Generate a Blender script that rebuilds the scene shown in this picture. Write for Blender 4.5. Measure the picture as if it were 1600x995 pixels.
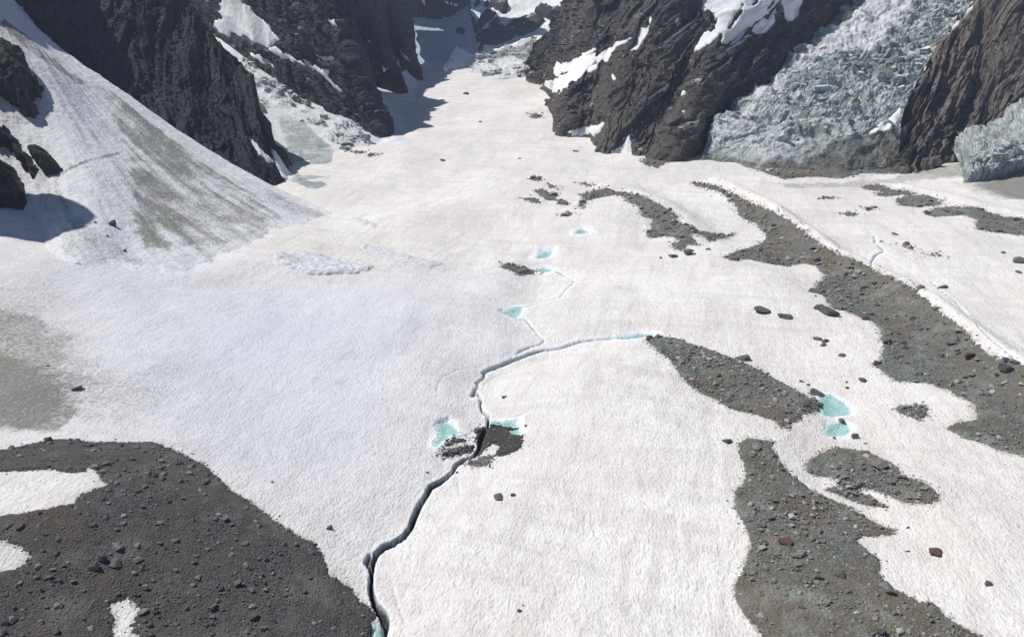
import bpy, bmesh, math, random
import numpy as np
from mathutils import Vector

# ------------------------------------------------------------------ camera, sky, sun, exposure
SC = bpy.context.scene
for o in list(bpy.data.objects):
    bpy.data.objects.remove(o)
COL = SC.collection
CAM_H, PITCH, HFOV = 120.0, math.radians(20.5), math.radians(65.0)
cam = bpy.data.cameras.new('camera')
cam.sensor_fit = 'HORIZONTAL'
cam.angle = HFOV
cam.clip_start = 0.5
cam.clip_end = 20000
camo = bpy.data.objects.new('camera', cam)
COL.objects.link(camo)
camo.location = (0, 0, CAM_H)
camo.rotation_euler = (math.pi / 2 - PITCH, 0, 0)
SC.camera = camo

SUN_EL = math.radians(54)
SUN_AZ = math.radians(-66)                       # clockwise from +Y: sun stands behind the left wall
sun_dir = Vector((math.sin(SUN_AZ) * math.cos(SUN_EL), math.cos(SUN_AZ) * math.cos(SUN_EL), math.sin(SUN_EL)))
w = bpy.data.worlds.new('World')
SC.world = w
w.use_nodes = True
nt = w.node_tree
sky = nt.nodes.new('ShaderNodeTexSky')
sky.sky_type = 'NISHITA'
sky.sun_disc = False
sky.sun_elevation = SUN_EL
sky.sun_rotation = SUN_AZ
sky.altitude = 2400
bg = nt.nodes['Background']
bg.inputs[1].default_value = 0.068
nt.links.new(sky.outputs[0], bg.inputs[0])
sl = bpy.data.lights.new('sun', 'SUN')
sl.energy = 4.2
sl.angle = math.radians(0.5)
sl.color = (1.0, 0.96, 0.905)
so = bpy.data.objects.new('sun', sl)
COL.objects.link(so)
so.rotation_euler = (-sun_dir).to_track_quat('-Z', 'Y').to_euler()
so.location = (0, 0, 400)
vs = SC.view_settings
vs.view_transform = 'Standard'
vs.look = 'None'
vs.exposure = 0.2
vs.gamma = 1.0
SC.render.engine = 'CYCLES'
SC.cycles.max_bounces = 5
SC.cycles.diffuse_bounces = 3
SC.cycles.use_denoising = True

HAZE = 0.00009

# ------------------------------------------------------------------ noise
_rng = np.random.RandomState(7)
PERM = np.tile(_rng.permutation(256), 3).astype(np.int32)
_g3 = _rng.normal(size=(256, 3))
G3 = (_g3 / np.linalg.norm(_g3, axis=1)[:, None]).astype(np.float32)
_ga = _rng.rand(256) * 2 * np.pi
G2 = np.stack([np.cos(_ga), np.sin(_ga)], 1).astype(np.float32)


def perlin(p):
    p = p.astype(np.float32)
    d = p.shape[1]
    i = np.floor(p).astype(np.int32)
    f = p - i.astype(np.float32)
    i &= 255
    u = f * f * f * (f * (f * 6 - 15) + 10)
    out = 0
    for c in range(1 << d):
        off = [(c >> k) & 1 for k in range(d)]
        h = PERM[i[:, 0] + off[0]]
        for k in range(1, d):
            h = PERM[h + i[:, k] + off[k]]
        g = G2[h] if d == 2 else G3[h]
        t = 0
        wt = 1
        for k in range(d):
            t = t + g[:, k] * (f[:, k] - off[k])
            wt = wt * (u[:, k] if off[k] else 1 - u[:, k])
        out = out + t * wt
    return out * 1.6


def fbm(p, scale, octv=4, gain=0.5, ridged=False, seed=0.0):
    q = p / scale + seed * 17.31
    a, s, out = 1.0, 0.0, 0
    for k in range(octv):
        n = perlin(q)
        if ridged:
            n = 1 - 2 * np.abs(n)
        out = out + a * n
        s += a
        a *= gain
        q = q * 2.03 + 11.7
    return out / s


def cellular(p, seed=0):
    ip = np.floor(p).astype(np.int64)
    f1 = np.full(len(p), 9.0)
    f2 = np.full(len(p), 9.0)
    idn = np.zeros(len(p))
    for dx in (-1, 0, 1):
        for dy in (-1, 0, 1):
            cx, cy = ip[:, 0] + dx, ip[:, 1] + dy
            h = PERM[(PERM[(cx + seed) & 255] + cy) & 255]
            h2 = PERM[h + 71]
            d = np.hypot(cx + h / 256.0 - p[:, 0], cy + h2 / 256.0 - p[:, 1])
            near = d < f1
            f2 = np.where(near, f1, np.minimum(f2, d))
            idn = np.where(near, PERM[h2 + 31] / 255.0, idn)
            f1 = np.where(near, d, f1)
    return f1, f2, idn


def facets(p, seed=0):
    """broken planes: every cell of rock is a tilted flat piece"""
    ip = np.floor(p).astype(np.int64)
    f1 = np.full(len(p), 9.0)
    val = np.zeros(len(p))
    for dx in (-1, 0, 1):
        for dy in (-1, 0, 1):
            cx, cy = ip[:, 0] + dx, ip[:, 1] + dy
            h = PERM[(PERM[(cx + seed) & 255] + cy) & 255]
            h2 = PERM[h + 71]
            ex, ey = p[:, 0] - cx - h / 256.0, p[:, 1] - cy - h2 / 256.0
            d = np.hypot(ex, ey)
            g = G2[PERM[h2 + 13]]
            v = (PERM[h + 131] / 255.0 - 0.5) * 0.8 + (g[:, 0] * ex + g[:, 1] * ey) * 1.1
            near = d < f1
            val = np.where(near, v, val)
            f1 = np.where(near, d, f1)
    return val


def sstep(a, b, x):
    t = np.clip((x - a) / (b - a), 0, 1)
    return t * t * (3 - 2 * t)


def seg_dist(px, py, poly, closed):
    """distance to a polyline, plus position along it (index units)"""
    best = np.full(px.shape, 1e18)
    along = np.zeros(px.shape)
    n = len(poly)
    for k in range(n if closed else n - 1):
        a, b = poly[k], poly[(k + 1) % n]
        ab = b - a
        t = np.clip(((px - a[0]) * ab[0] + (py - a[1]) * ab[1]) / (ab @ ab + 1e-12), 0, 1)
        d = (px - a[0] - t * ab[0]) ** 2 + (py - a[1] - t * ab[1]) ** 2
        m = d < best
        best = np.where(m, d, best)
        along = np.where(m, k + t, along)
    return np.sqrt(best), along


def inside(px, py, poly):
    r = np.zeros(px.shape, bool)
    n = len(poly)
    for k in range(n):
        (x0, y0), (x1, y1) = poly[k], poly[(k + 1) % n]
        if y0 == y1:
            continue
        c = ((y0 > py) != (y1 > py)) & (px < (x1 - x0) * (py - y0) / (y1 - y0) + x0)
        r ^= c
    return r


def sdist(px, py, poly):
    d, _ = seg_dist(px, py, poly, True)
    return np.where(inside(px, py, poly), d, -d)


# ------------------------------------------------------------------ the valley: surveyed points
F = 800.0 / math.tan(HFOV / 2)
CP, SP = math.cos(PITCH), math.sin(PITCH)


def ray(px, py):
    u = (497.5 - np.asarray(py, float)) / F
    s = (np.asarray(px, float) - 800) / F
    fw = CP + u * SP
    return s / fw, (u * CP - SP) / fw           # x and z travelled per metre of northing


def P3(px, py, Y):
    kx, kz = ray(px, py)
    return np.array([kx * Y, Y, CAM_H + kz * Y])


def flat(px, py):
    kx, kz = ray(px, py)
    Y = -CAM_H / kz
    return np.array([kx * Y, Y])


# mounds: centre, semi axes (m), turn (deg), height (m)
MOUNDS = [(flat(120, 860), 46, 34, 0, 9.0), (flat(1000, 640), 34, 60, 8, 4.5), (flat(990, 345), 60, 45, 0, 6.0),
          (flat(1190, 470), 38, 45, 0, 5.0), (flat(1560, 860), 25, 40, -20, 3.0), (flat(880, 300), 40, 30, 0, 3.5),
          (flat(600, 560), 55, 50, 0, 2.0), (flat(1480, 380), 60, 60, 0, 3.0), (flat(700, 330), 90, 40, 10, 2.5)]
# ridges: polyline, half width, height
RIDGES = [([flat(*p) for p in ((1085, 288), (1150, 312), (1210, 345), (1300, 408), (1390, 450), (1480, 520), (1560, 585), (1680, 660))], 9, 8.0),
          ([flat(*p) for p in ((1040, 540), (1150, 590), (1240, 640), (1190, 720), (1230, 850), (1330, 995))], 14, 1.5),
          ([flat(*p) for p in ((915, 305), (985, 308), (1050, 345), (1090, 375))], 12, 4.0),
          ([flat(*p) for p in ((1350, 292), (1440, 310), (1530, 340), (1650, 370))], 12, 4.0),
          ([flat(*p) for p in ((1270, 730), (1370, 745), (1450, 775))], 8, 2.0)]
# stream lines: shallow troughs
TROUGHS = [([flat(*p) for p in ((855, 400), (805, 487), (845, 535), (757, 585), (755, 660), (700, 745), (600, 852), (590, 990), (590, 1060))], 13, 2.6),
           ([flat(*p) for p in ((1000, 522), (900, 536), (800, 566), (755, 590))], 9, 1.6),
           ([flat(*p) for p in ((1310, 620), (1310, 680), (1240, 740), (1330, 800))], 10, 0.5)]


def ground(x, y):
    """the snow surface of the valley floor, without its finest relief"""
    z = 0.045 * 60 * np.logaddexp(0, (y - 540) / 60.0)
    z = np.where(y > 1500, z + 0.10 * (y - 1500), z)
    z = z + 0.16 * 25 * np.logaddexp(0, (-x - 0.42 * y + 5) / 25.0)
    z = z + 0.05 * 30 * np.logaddexp(0, (x - 0.5 * y) / 30.0)
    for c, a, b, r, h in MOUNDS:
        r = math.radians(r)
        dx, dy = x - c[0], y - c[1]
        u, v = dx * math.cos(r) + dy * math.sin(r), -dx * math.sin(r) + dy * math.cos(r)
        z = z + h * np.exp(-(u / a) ** 2 - (v / b) ** 2)
    for pl, wd, h in RIDGES:
        d, al = seg_dist(x, y, pl, False)
        n = len(pl) - 1
        z = z + h * np.exp(-(d / wd) ** 2) * sstep(-0.02, 0.6, al)
    for pl, wd, h in TROUGHS:
        d, al = seg_dist(x, y, pl, False)
        z = z - h * np.exp(-(d / wd) ** 2)
    sh = x.shape
    p = np.stack([x.ravel(), y.ravel()], 1)
    z = z + ((fbm(p, 85.0, 2, seed=1) * 3.4 + fbm(p * np.array([1.0, 0.6]), 26.0, 2, seed=3) * 0.7).reshape(sh)) * sstep(80, 300, y)
    return z


_YS = 95.0 * (2600 / 95.0) ** (np.arange(300) / 299.0)


def at(px, py):
    """where the line of sight through a surveyed point meets the valley floor: x, y"""
    px, py = np.atleast_1d(np.asarray(px, float)), np.atleast_1d(np.asarray(py, float))
    kx, kz = ray(px, py)
    out = np.zeros((len(px), 2))
    for s in range(0, len(px), 64):
        e = slice(s, s + 64)
        X = kx[e, None] * _YS[None]
        Yg = np.broadcast_to(_YS[None], X.shape)
        g = CAM_H + kz[e, None] * _YS[None] - ground(X, Yg)
        hit = g < 0
        j = np.where(hit.any(1), hit.argmax(1), len(_YS) - 1)
        j = np.maximum(j, 1)
        r = np.arange(len(j))
        a, b = _YS[j - 1], _YS[j]
        for _ in range(2):
            yy = a[:, None] + (b - a)[:, None] * np.linspace(0, 1, 9)[None]
            g = CAM_H + kz[e, None] * yy - ground(kx[e, None] * yy, yy)
            jj = np.clip(np.where((g < 0).any(1), (g < 0).argmax(1), 8), 1, 8)
            a, b = yy[r, jj - 1], yy[r, jj]
        t = np.clip(g[r, jj - 1] / (g[r, jj - 1] - g[r, jj] + 1e-9), 0, 1)
        yy = a + t * (b - a)
        out[e, 0] = kx[e] * yy
        out[e, 1] = yy
    return out


def atpoly(pts):
    a = np.array(pts, float)
    return at(a[:, 0], a[:, 1])


def m_per_px(y):
    return np.hypot(y, CAM_H) / F


# ------------------------------------------------------------------ materials
class NT:
    def __init__(s, name):
        s.m = bpy.data.materials.new(name)
        s.m.use_nodes = True
        s.t = s.m.node_tree
        s.b = s.t.nodes['Principled BSDF']
        s.geo = s.t.nodes.new('ShaderNodeNewGeometry')

    def n(s, kind, **kw):
        nd = s.t.nodes.new('ShaderNode' + kind)
        for k, v in kw.items():
            if k.startswith('i_'):
                key = k[2:]
                nd.inputs[int(key) if key.isdigit() else key].default_value = v
            else:
                setattr(nd, k, v)
        return nd

    def l(s, a, b):
        s.t.links.new(a, b)

    def pos(s, scale=(1, 1, 1), rot=(0, 0, 0)):
        src = s.geo.outputs['Position']
        if any(rot):
            m0 = s.n('Mapping')
            m0.inputs['Rotation'].default_value = rot
            s.l(src, m0.inputs[0])
            src = m0.outputs[0]
        mp = s.n('Mapping')
        mp.inputs['Scale'].default_value = scale
        s.l(src, mp.inputs[0])
        return mp.outputs[0]

    def noise(s, vec, scale, detail=4, rough=0.55, dist=0.0):
        nd = s.n('TexNoise')
        nd.inputs['Scale'].default_value = scale
        nd.inputs['Detail'].default_value = detail
        nd.inputs['Roughness'].default_value = rough
        nd.inputs['Distortion'].default_value = dist
        s.l(vec, nd.inputs['Vector'])
        return nd.outputs[0]

    def ramp(s, fac, stops):
        r = s.n('ValToRGB')
        e = r.color_ramp.elements
        while len(e) < len(stops):
            e.new(0.5)
        for k, (p, c) in enumerate(stops):
            e[k].position = p
            e[k].color = (c, c, c, 1) if isinstance(c, (int, float)) else (*c, 1)
        s.l(fac, r.inputs[0])
        return r.outputs[0]

    def mix(s, fac, a, b, mode='MIX'):
        m = s.n('Mix', data_type='RGBA', blend_type=mode)
        for sock, v in ((m.inputs[0], fac), (m.inputs[6], a), (m.inputs[7], b)):
            if hasattr(v, 'links'):
                s.l(v, sock)
            elif isinstance(v, (int, float)):
                sock.default_value = v
            else:
                sock.default_value = (*v, 1)
        return m.outputs[2]

    def math(s, op, a, b=None):
        m = s.n('Math', operation=op)
        for k, v in ((0, a), (1, b)):
            if v is None:
                continue
            if hasattr(v, 'links'):
                s.l(v, m.inputs[k])
            else:
                m.inputs[k].default_value = v
        return m.outputs[0]

    def attr(s, name):
        a = s.n('Attribute', attribute_name=name)
        return a.outputs['Fac']

    def bump(s, h, dist, strength=1.0, prev=None):
        b = s.n('Bump')
        b.inputs['Strength'].default_value = strength
        b.inputs['Distance'].default_value = dist
        s.l(h, b.inputs['Height'])
        if prev is not None:
            s.l(prev, b.inputs['Normal'])
        return b.outputs[0]

    def done(s, col, rough=0.7, normal=None, spec=0.2):
        if hasattr(col, 'links'):
            s.l(col, s.b.inputs['Base Color'])
        else:
            s.b.inputs['Base Color'].default_value = (*col, 1)
        s.b.inputs['Roughness'].default_value = rough
        s.b.inputs['Specular IOR Level'].default_value = spec
        if normal is not None:
            s.l(normal, s.b.inputs['Normal'])
        return s.m


def mat_snow(name='sun_cupped_snow', cups=True):
    t = NT(name)
    p = t.pos()
    big = t.noise(p, 0.014, 5, 0.62, 0.4)
    st = t.noise(t.pos((0.30, 0.05, 0.1), (0, 0, 0.25)), 0.5, 6, 0.65, 1.2)
    st2 = t.noise(t.pos((0.05, 0.24, 0.1), (0, 0, 0.3)), 0.5, 5, 0.65, 1.0)
    c = t.mix(t.ramp(big, [(0.38, 0.0), (0.62, 1.0)]), (0.86, 0.845, 0.83), (0.79, 0.755, 0.725))
    c = t.mix(t.math('MULTIPLY', t.ramp(st, [(0.46, 0.0), (0.66, 1.0)]), 0.65), c, (0.665, 0.615, 0.575))
    c = t.mix(t.math('MULTIPLY', t.ramp(st2, [(0.46, 0.0), (0.66, 1.0)]), 0.55), c, (0.64, 0.61, 0.59))
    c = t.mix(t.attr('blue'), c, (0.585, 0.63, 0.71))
    # sun cups: rims and hollows drawn out along the slope
    wv = t.n('TexNoise')
    wv.inputs['Scale'].default_value = 0.03
    wv.inputs['Detail'].default_value = 2
    t.l(p, wv.inputs['Vector'])
    sc_ = t.n('VectorMath', operation='SCALE')
    sc_.inputs['Scale'].default_value = 6.0
    t.l(wv.outputs['Color'], sc_.inputs[0])
    ad = t.n('VectorMath', operation='ADD')
    t.l(t.pos((1.0, 0.55, 0.7) if cups else (1, 1, 1), (0, 0, 0.1)), ad.inputs[0])
    t.l(sc_.outputs[0], ad.inputs[1])
    cup = t.noise(ad.outputs[0], 1.45 if cups else 0.7, 4, 0.66, 0.0)
    cup2 = t.noise(ad.outputs[0], 0.40 if cups else 0.2, 4, 0.6, 0.2)
    # grit and painted-in shade darken the cup hollows, then random grit specks
    c = t.mix(t.math('MULTIPLY', t.ramp(cup, [(0.32, 1.0), (0.50, 0.0)]), 0.42), c, (0.50, 0.475, 0.45))
    gr = t.noise(p, 2.3, 3, 0.75)
    c = t.mix(t.math('MULTIPLY', t.ramp(gr, [(0.56, 0.0), (0.74, 1.0)]), 0.30), c, (0.45, 0.43, 0.41))
    c = t.mix(t.math('MULTIPLY', t.attr('clean'), 0.9), c, (0.87, 0.90, 0.91))
    # avalanche and moraine dirt
    d = t.attr('dirt')
    dn = t.noise(p, 0.8, 6, 0.8)
    mask = t.math('ADD', d, t.math('MULTIPLY', t.math('SUBTRACT', dn, 0.5), 2.2))
    mask = t.math('MULTIPLY', t.ramp(mask, [(0.35, 0.0), (0.95, 1.0)]), t.ramp(d, [(0.0, 0.0), (0.25, 1.0)]))
    hue = t.mix(t.ramp(t.noise(p, 0.05, 3, 0.6), [(0.4, 0.0), (0.6, 1.0)]), (0.125, 0.14, 0.098), (0.165, 0.155, 0.135))
    c = t.mix(t.math('MULTIPLY', mask, 0.85), c, hue)
    # melt channel walls: dark gritty wet ice, with the shade of their depth painted in
    c = t.mix(t.attr('crack'), c, (0.05, 0.053, 0.056))
    pd = t.attr('pond')
    bed = t.mix(t.ramp(pd, [(0.25, 0.0), (0.95, 1.0)]), (0.78, 0.86, 0.855), (0.40, 0.575, 0.585))
    slush = t.ramp(t.noise(p, 0.5, 5, 0.7, 0.8), [(0.52, 0.0), (0.66, 1.0)])
    bed = t.mix(t.math('MULTIPLY', slush, 0.55), bed, (0.66, 0.80, 0.80))
    c = t.mix(t.ramp(pd, [(0.02, 0.0), (0.22, 1.0)]), c, bed)
    nrm = t.bump(cup2, 0.62 if cups else 1.2, 0.9)
    nrm = t.bump(cup, 0.62 if cups else 0.6, 1.0, nrm)
    return t.done(c, 0.65, nrm, 0.15)


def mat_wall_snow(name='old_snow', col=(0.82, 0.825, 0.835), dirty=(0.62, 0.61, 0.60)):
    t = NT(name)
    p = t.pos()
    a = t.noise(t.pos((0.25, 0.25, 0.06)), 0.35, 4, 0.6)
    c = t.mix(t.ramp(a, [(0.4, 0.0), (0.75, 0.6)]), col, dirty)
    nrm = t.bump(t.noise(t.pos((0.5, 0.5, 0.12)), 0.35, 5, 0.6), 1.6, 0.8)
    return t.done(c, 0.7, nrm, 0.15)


def mat_rock(name, dark, light, warm, bump=1.6, ledge=0.0, foot=None, rot=(0, 0, 0), scale=(1, 1, 0.25), k=0.10):
    t = NT(name)
    v = t.pos(scale, rot)
    a = t.noise(v, k, 8, 0.72, 1.2)
    b = t.noise(v, k * 5, 6, 0.75, 0.5)
    f = t.noise(t.pos(), 0.55, 4, 0.7)
    big = t.noise(t.pos(), 0.013, 4, 0.6)
    c = t.mix(t.ramp(a, [(0.42, 0.0), (0.60, 1.0)]), dark, light)
    c = t.mix(t.math('MULTIPLY', t.ramp(big, [(0.45, 0.0), (0.58, 1.0)]), 0.7), c, warm)
    c = t.mix(t.math('MULTIPLY', t.ramp(b, [(0.50, 0.0), (0.70, 1.0)]), 0.45), c, tuple(min(1, 1.8 * x) for x in light))
    c = t.mix(t.math('MULTIPLY', t.ramp(f, [(0.32, 1.0), (0.50, 0.0)]), 0.6), c, tuple(0.5 * x for x in dark))
    if foot:
        sx = t.n('SeparateXYZ')
        t.l(t.geo.outputs['Position'], sx.inputs[0])
        mr = t.n('MapRange')
        mr.inputs['From Min'].default_value = 20
        mr.inputs['From Max'].default_value = 95
        t.l(sx.outputs[2], mr.inputs['Value'])
        hm = t.math('ADD', mr.outputs[0], t.math('MULTIPLY', t.math('SUBTRACT', big, 0.5), 2.5))
        c = t.mix(t.math('MULTIPLY', t.ramp(hm, [(0.15, 1.0), (0.75, 0.0)]), 0.75), c, t.mix(t.ramp(b, [(0.40, 0.0), (0.62, 1.0)]), tuple(0.5 * x for x in foot), foot))
    if ledge:
        sn = t.n('SeparateXYZ')
        t.l(t.geo.outputs['Normal'], sn.inputs[0])
        lm = t.math('MULTIPLY', t.ramp(sn.outputs[2], [(0.80, 0.0), (0.88, 1.0)]), t.ramp(t.noise(t.pos(), 0.05, 4, 0.6), [(0.60, 0.0), (0.66, 1.0)]))
        c = t.mix(t.math('MULTIPLY', lm, ledge), c, (0.78, 0.785, 0.80))
    nrm = t.bump(a, bump * 4.0, 0.8)
    nrm = t.bump(b, bump * 1.3, 1.0, nrm)
    nrm = t.bump(f, bump * 0.8, 0.8, nrm)
    return t.done(c, 0.85, nrm, 0.25)


def mat_debris(name, dark, light, warm, cell=1.6):
    t = NT(name)
    p = t.pos()
    v = t.n('TexVoronoi')
    v.inputs['Scale'].default_value = cell
    t.l(p, v.inputs['Vector'])
    v2 = t.n('TexVoronoi')
    v2.inputs['Scale'].default_value = cell * 2.7
    t.l(p, v2.inputs['Vector'])
    sep = t.n('SeparateColor')
    t.l(v.outputs['Color'], sep.inputs[0])
    sep2 = t.n('SeparateColor')
    t.l(v2.outputs['Color'], sep2.inputs[0])
    c = t.mix(t.ramp(sep.outputs[0], [(0.2, 0.0), (0.98, 1.0)]), dark, light)
    c = t.mix(0.5, c, t.mix(t.ramp(sep2.outputs[0], [(0.1, 0.0), (1.0, 1.0)]), dark, light))
    big = t.noise(p, 0.035, 6, 0.7, 0.5)
    c = t.mix(t.math('MULTIPLY', t.ramp(big, [(0.44, 0.0), (0.58, 1.0)]), 0.8), c, warm)
    big2 = t.noise(t.pos((1, 1, 1), (0, 0, 1.0)), 0.11, 4, 0.6)
    c = t.mix(t.math('MULTIPLY', t.ramp(big2, [(0.5, 0.0), (0.7, 1.0)]), 0.5), c, tuple(1.35 * x for x in light))
    nrm = t.bump(v.outputs['Distance'], 0.35, 0.9)
    nrm = t.bump(t.noise(p, 3.0, 4, 0.7), 0.15, 1.0, nrm)
    return t.done(c, 0.9, nrm, 0.2)


def mat_ice(name='serac_ice', block=False):
    t = NT(name)
    v = t.pos((1, 1, 0.7))
    a = t.noise(v, 0.03, 5, 0.65, 0.8)
    b = t.noise(v, 0.16, 7, 0.75, 0.9)
    f = t.noise(v, 0.7, 4, 0.7)
    c = t.mix(t.ramp(b, [(0.40, 0.0), (0.60, 1.0)]), (0.23, 0.29, 0.295), (0.72, 0.79, 0.79))
    c = t.mix(t.math('MULTIPLY', t.ramp(a, [(0.47, 0.0), (0.60, 1.0)]), 0.7), c, (0.22, 0.225, 0.20))
    c = t.mix(t.attr('cleft'), c, (0.075, 0.11, 0.115))
    c = t.mix(t.math('MULTIPLY', t.ramp(f, [(0.36, 1.0), (0.5, 0.0)]), 0.6), c, (0.10, 0.125, 0.125))
    sep = t.n('SeparateXYZ')
    t.l(t.geo.outputs['Normal'], sep.inputs[0])
    up = t.ramp(sep.outputs[2], [(0.42, 0.0), (0.74, 1.0)])
    pat = t.ramp(t.noise(v, 0.06, 7, 0.75, 0.6), [(0.38, 0.0), (0.50, 1.0)])
    snowy = 0.95 if block else t.attr('snowy')
    full = t.ramp(t.attr('snowy'), [(0.72, 0.0), (1.0, 1.0)])
    pat = t.math('MAXIMUM', pat, full)
    c = t.mix(t.math('MAXIMUM', t.math('MULTIPLY', t.math('MULTIPLY', up, snowy), pat), t.math('MULTIPLY', full, 0.92)), c, (0.83, 0.835, 0.84))
    c = t.mix(t.math('MULTIPLY', t.attr('grime'), t.ramp(t.noise(v, 0.08, 5, 0.7), [(0.36, 0.55), (0.55, 1.0)])), c, t.mix(t.ramp(b, [(0.4, 0.0), (0.6, 1.0)]), (0.085, 0.08, 0.068), (0.20, 0.19, 0.165)))
    nrm = t.bump(b, 3.0, 0.9)
    nrm = t.bump(f, 0.8, 0.9, nrm)
    return t.done(c, 0.55, nrm, 0.25)


def mat_water():
    t = NT('melt_water')
    p = t.pos()
    out = t.t.nodes['Material Output']
    tr = t.n('BsdfTransparent')
    tr.inputs[0].default_value = (0.93, 0.985, 0.985, 1)
    gl = t.n('BsdfGlossy')
    gl.inputs['Roughness'].default_value = 0.12
    t.l(t.bump(t.noise(p, 2.5, 2, 0.5), 0.02, 0.4), gl.inputs['Normal'])
    fr_ = t.n('Fresnel')
    fr_.inputs[0].default_value = 1.33
    mx = t.n('MixShader')
    t.l(fr_.outputs[0], mx.inputs[0])
    t.l(tr.outputs[0], mx.inputs[1])
    t.l(gl.outputs[0], mx.inputs[2])
    t.l(mx.outputs[0], out.inputs['Surface'])
    return t.m


M_SNOW = mat_snow()
M_FAN = mat_snow('avalanche_snow', False)
M_WSNOW = mat_wall_snow()
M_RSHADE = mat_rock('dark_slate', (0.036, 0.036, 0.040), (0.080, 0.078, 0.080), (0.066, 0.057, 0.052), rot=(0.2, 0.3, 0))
M_RFAR = mat_rock('blue_grey_slate', (0.042, 0.042, 0.048), (0.105, 0.103, 0.108), (0.085, 0.075, 0.072), rot=(0, 0.5, 0), ledge=0.9)
M_RRIGHT = mat_rock('grey_gneiss', (0.040, 0.039, 0.042), (0.175, 0.168, 0.16), (0.145, 0.125, 0.102), rot=(0, -0.55, 0), ledge=0.9, foot=(0.20, 0.18, 0.158))
M_RBROWN = mat_rock('brown_gneiss', (0.10, 0.086, 0.075), (0.31, 0.275, 0.24), (0.24, 0.20, 0.168), rot=(0, -0.7, 0.2), scale=(1, 1, 0.16), k=0.13)
M_ROUT = mat_rock('olive_brown_rock', (0.045, 0.041, 0.035), (0.12, 0.112, 0.095), (0.085, 0.074, 0.058), k=0.2)
M_DEB1 = mat_debris('dark_gravel', (0.042, 0.041, 0.041), (0.13, 0.127, 0.124), (0.092, 0.080, 0.067), 1.9)
M_DEB2 = mat_debris('grey_brown_gravel', (0.068, 0.073, 0.069), (0.22, 0.235, 0.218), (0.148, 0.122, 0.09), 1.5)
M_DEB3 = mat_debris('wet_gravel', (0.035, 0.036, 0.038), (0.09, 0.09, 0.09), (0.06, 0.057, 0.05), 1.9)
M_ICE = mat_ice()
M_SERAC = mat_ice('serac_block_ice', True)
M_WATER = mat_water()


def mat_stone(name, a, b):
    t = NT(name)
    p = t.pos()
    oi = t.n('ObjectInfo')
    n = t.noise(p, 0.8, 5, 0.65)
    c = t.mix(t.ramp(n, [(0.3, 0.0), (0.7, 1.0)]), a, b)
    c = t.mix(t.math('MULTIPLY', oi.outputs['Random'], 0.45), c, tuple(0.5 * x for x in a))
    tone = t.attr('tone')
    c = t.mix(t.ramp(tone, [(0.5, 0.0), (1.0, 1.0)]), c, tuple(1.55 * x for x in b))
    return t.done(c, 0.85, t.bump(t.noise(p, 2.2, 5, 0.7), 0.25, 0.8), 0.25)


M_ST_DARK = mat_stone('dark_stone', (0.075, 0.075, 0.076), (0.17, 0.168, 0.165))
M_ST_GREY = mat_stone('grey_stone', (0.13, 0.13, 0.126), (0.28, 0.275, 0.26))
M_ST_BROWN = mat_stone('rusty_stone', (0.10, 0.065, 0.045), (0.19, 0.125, 0.09))


# ------------------------------------------------------------------ mesh helpers
def mesh_obj(name, verts, quads, mat, attrs=None, smooth=True, parent=None, tris=False, sharp=None):
    me = bpy.data.meshes.new(name)
    nv, nf = len(verts), len(quads)
    k = 3 if tris else 4
    me.vertices.add(nv)
    me.vertices.foreach_set('co', np.asarray(verts, np.float32).ravel())
    me.loops.add(nf * k)
    me.loops.foreach_set('vertex_index', np.asarray(quads, np.int32).ravel())
    me.polygons.add(nf)
    me.polygons.foreach_set('loop_start', np.arange(nf, dtype=np.int32) * k)
    me.polygons.foreach_set('loop_total', np.full(nf, k, np.int32))
    me.polygons.foreach_set('use_smooth', np.full(nf, smooth, bool))
    me.update(calc_edges=True)
    for an, av in (attrs or {}).items():
        a = me.attributes.new(an, 'FLOAT', 'POINT')
        a.data.foreach_set('value', np.asarray(av, np.float32))
    me.materials.append(mat)
    o = bpy.data.objects.new(name, me)
    COL.objects.link(o)
    if parent is not None:
        o.parent = parent
    return o


def tag(o, label=None, cat=None, kind=None, group=None):
    if label:
        o['label'] = label
    if cat:
        o['category'] = cat
    if kind:
        o['kind'] = kind
    if group:
        o['group'] = group
    return o


def grid_quads(nr, nc):
    i = np.arange((nr - 1) * (nc - 1))
    r, c = i // (nc - 1), i % (nc - 1)
    a = r * nc + c
    return np.stack([a, a + 1, a + nc + 1, a + nc], 1)


def compact(V, quads, keep, attrs=None):
    """faces kept where any corner is marked; unused points dropped"""
    q = quads[keep[quads].any(1)]
    used = np.unique(q)
    mp = np.full(len(keep), -1, np.int64)
    mp[used] = np.arange(len(used))
    return V[used], mp[q], {k: v[used] for k, v in (attrs or {}).items()}


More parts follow.
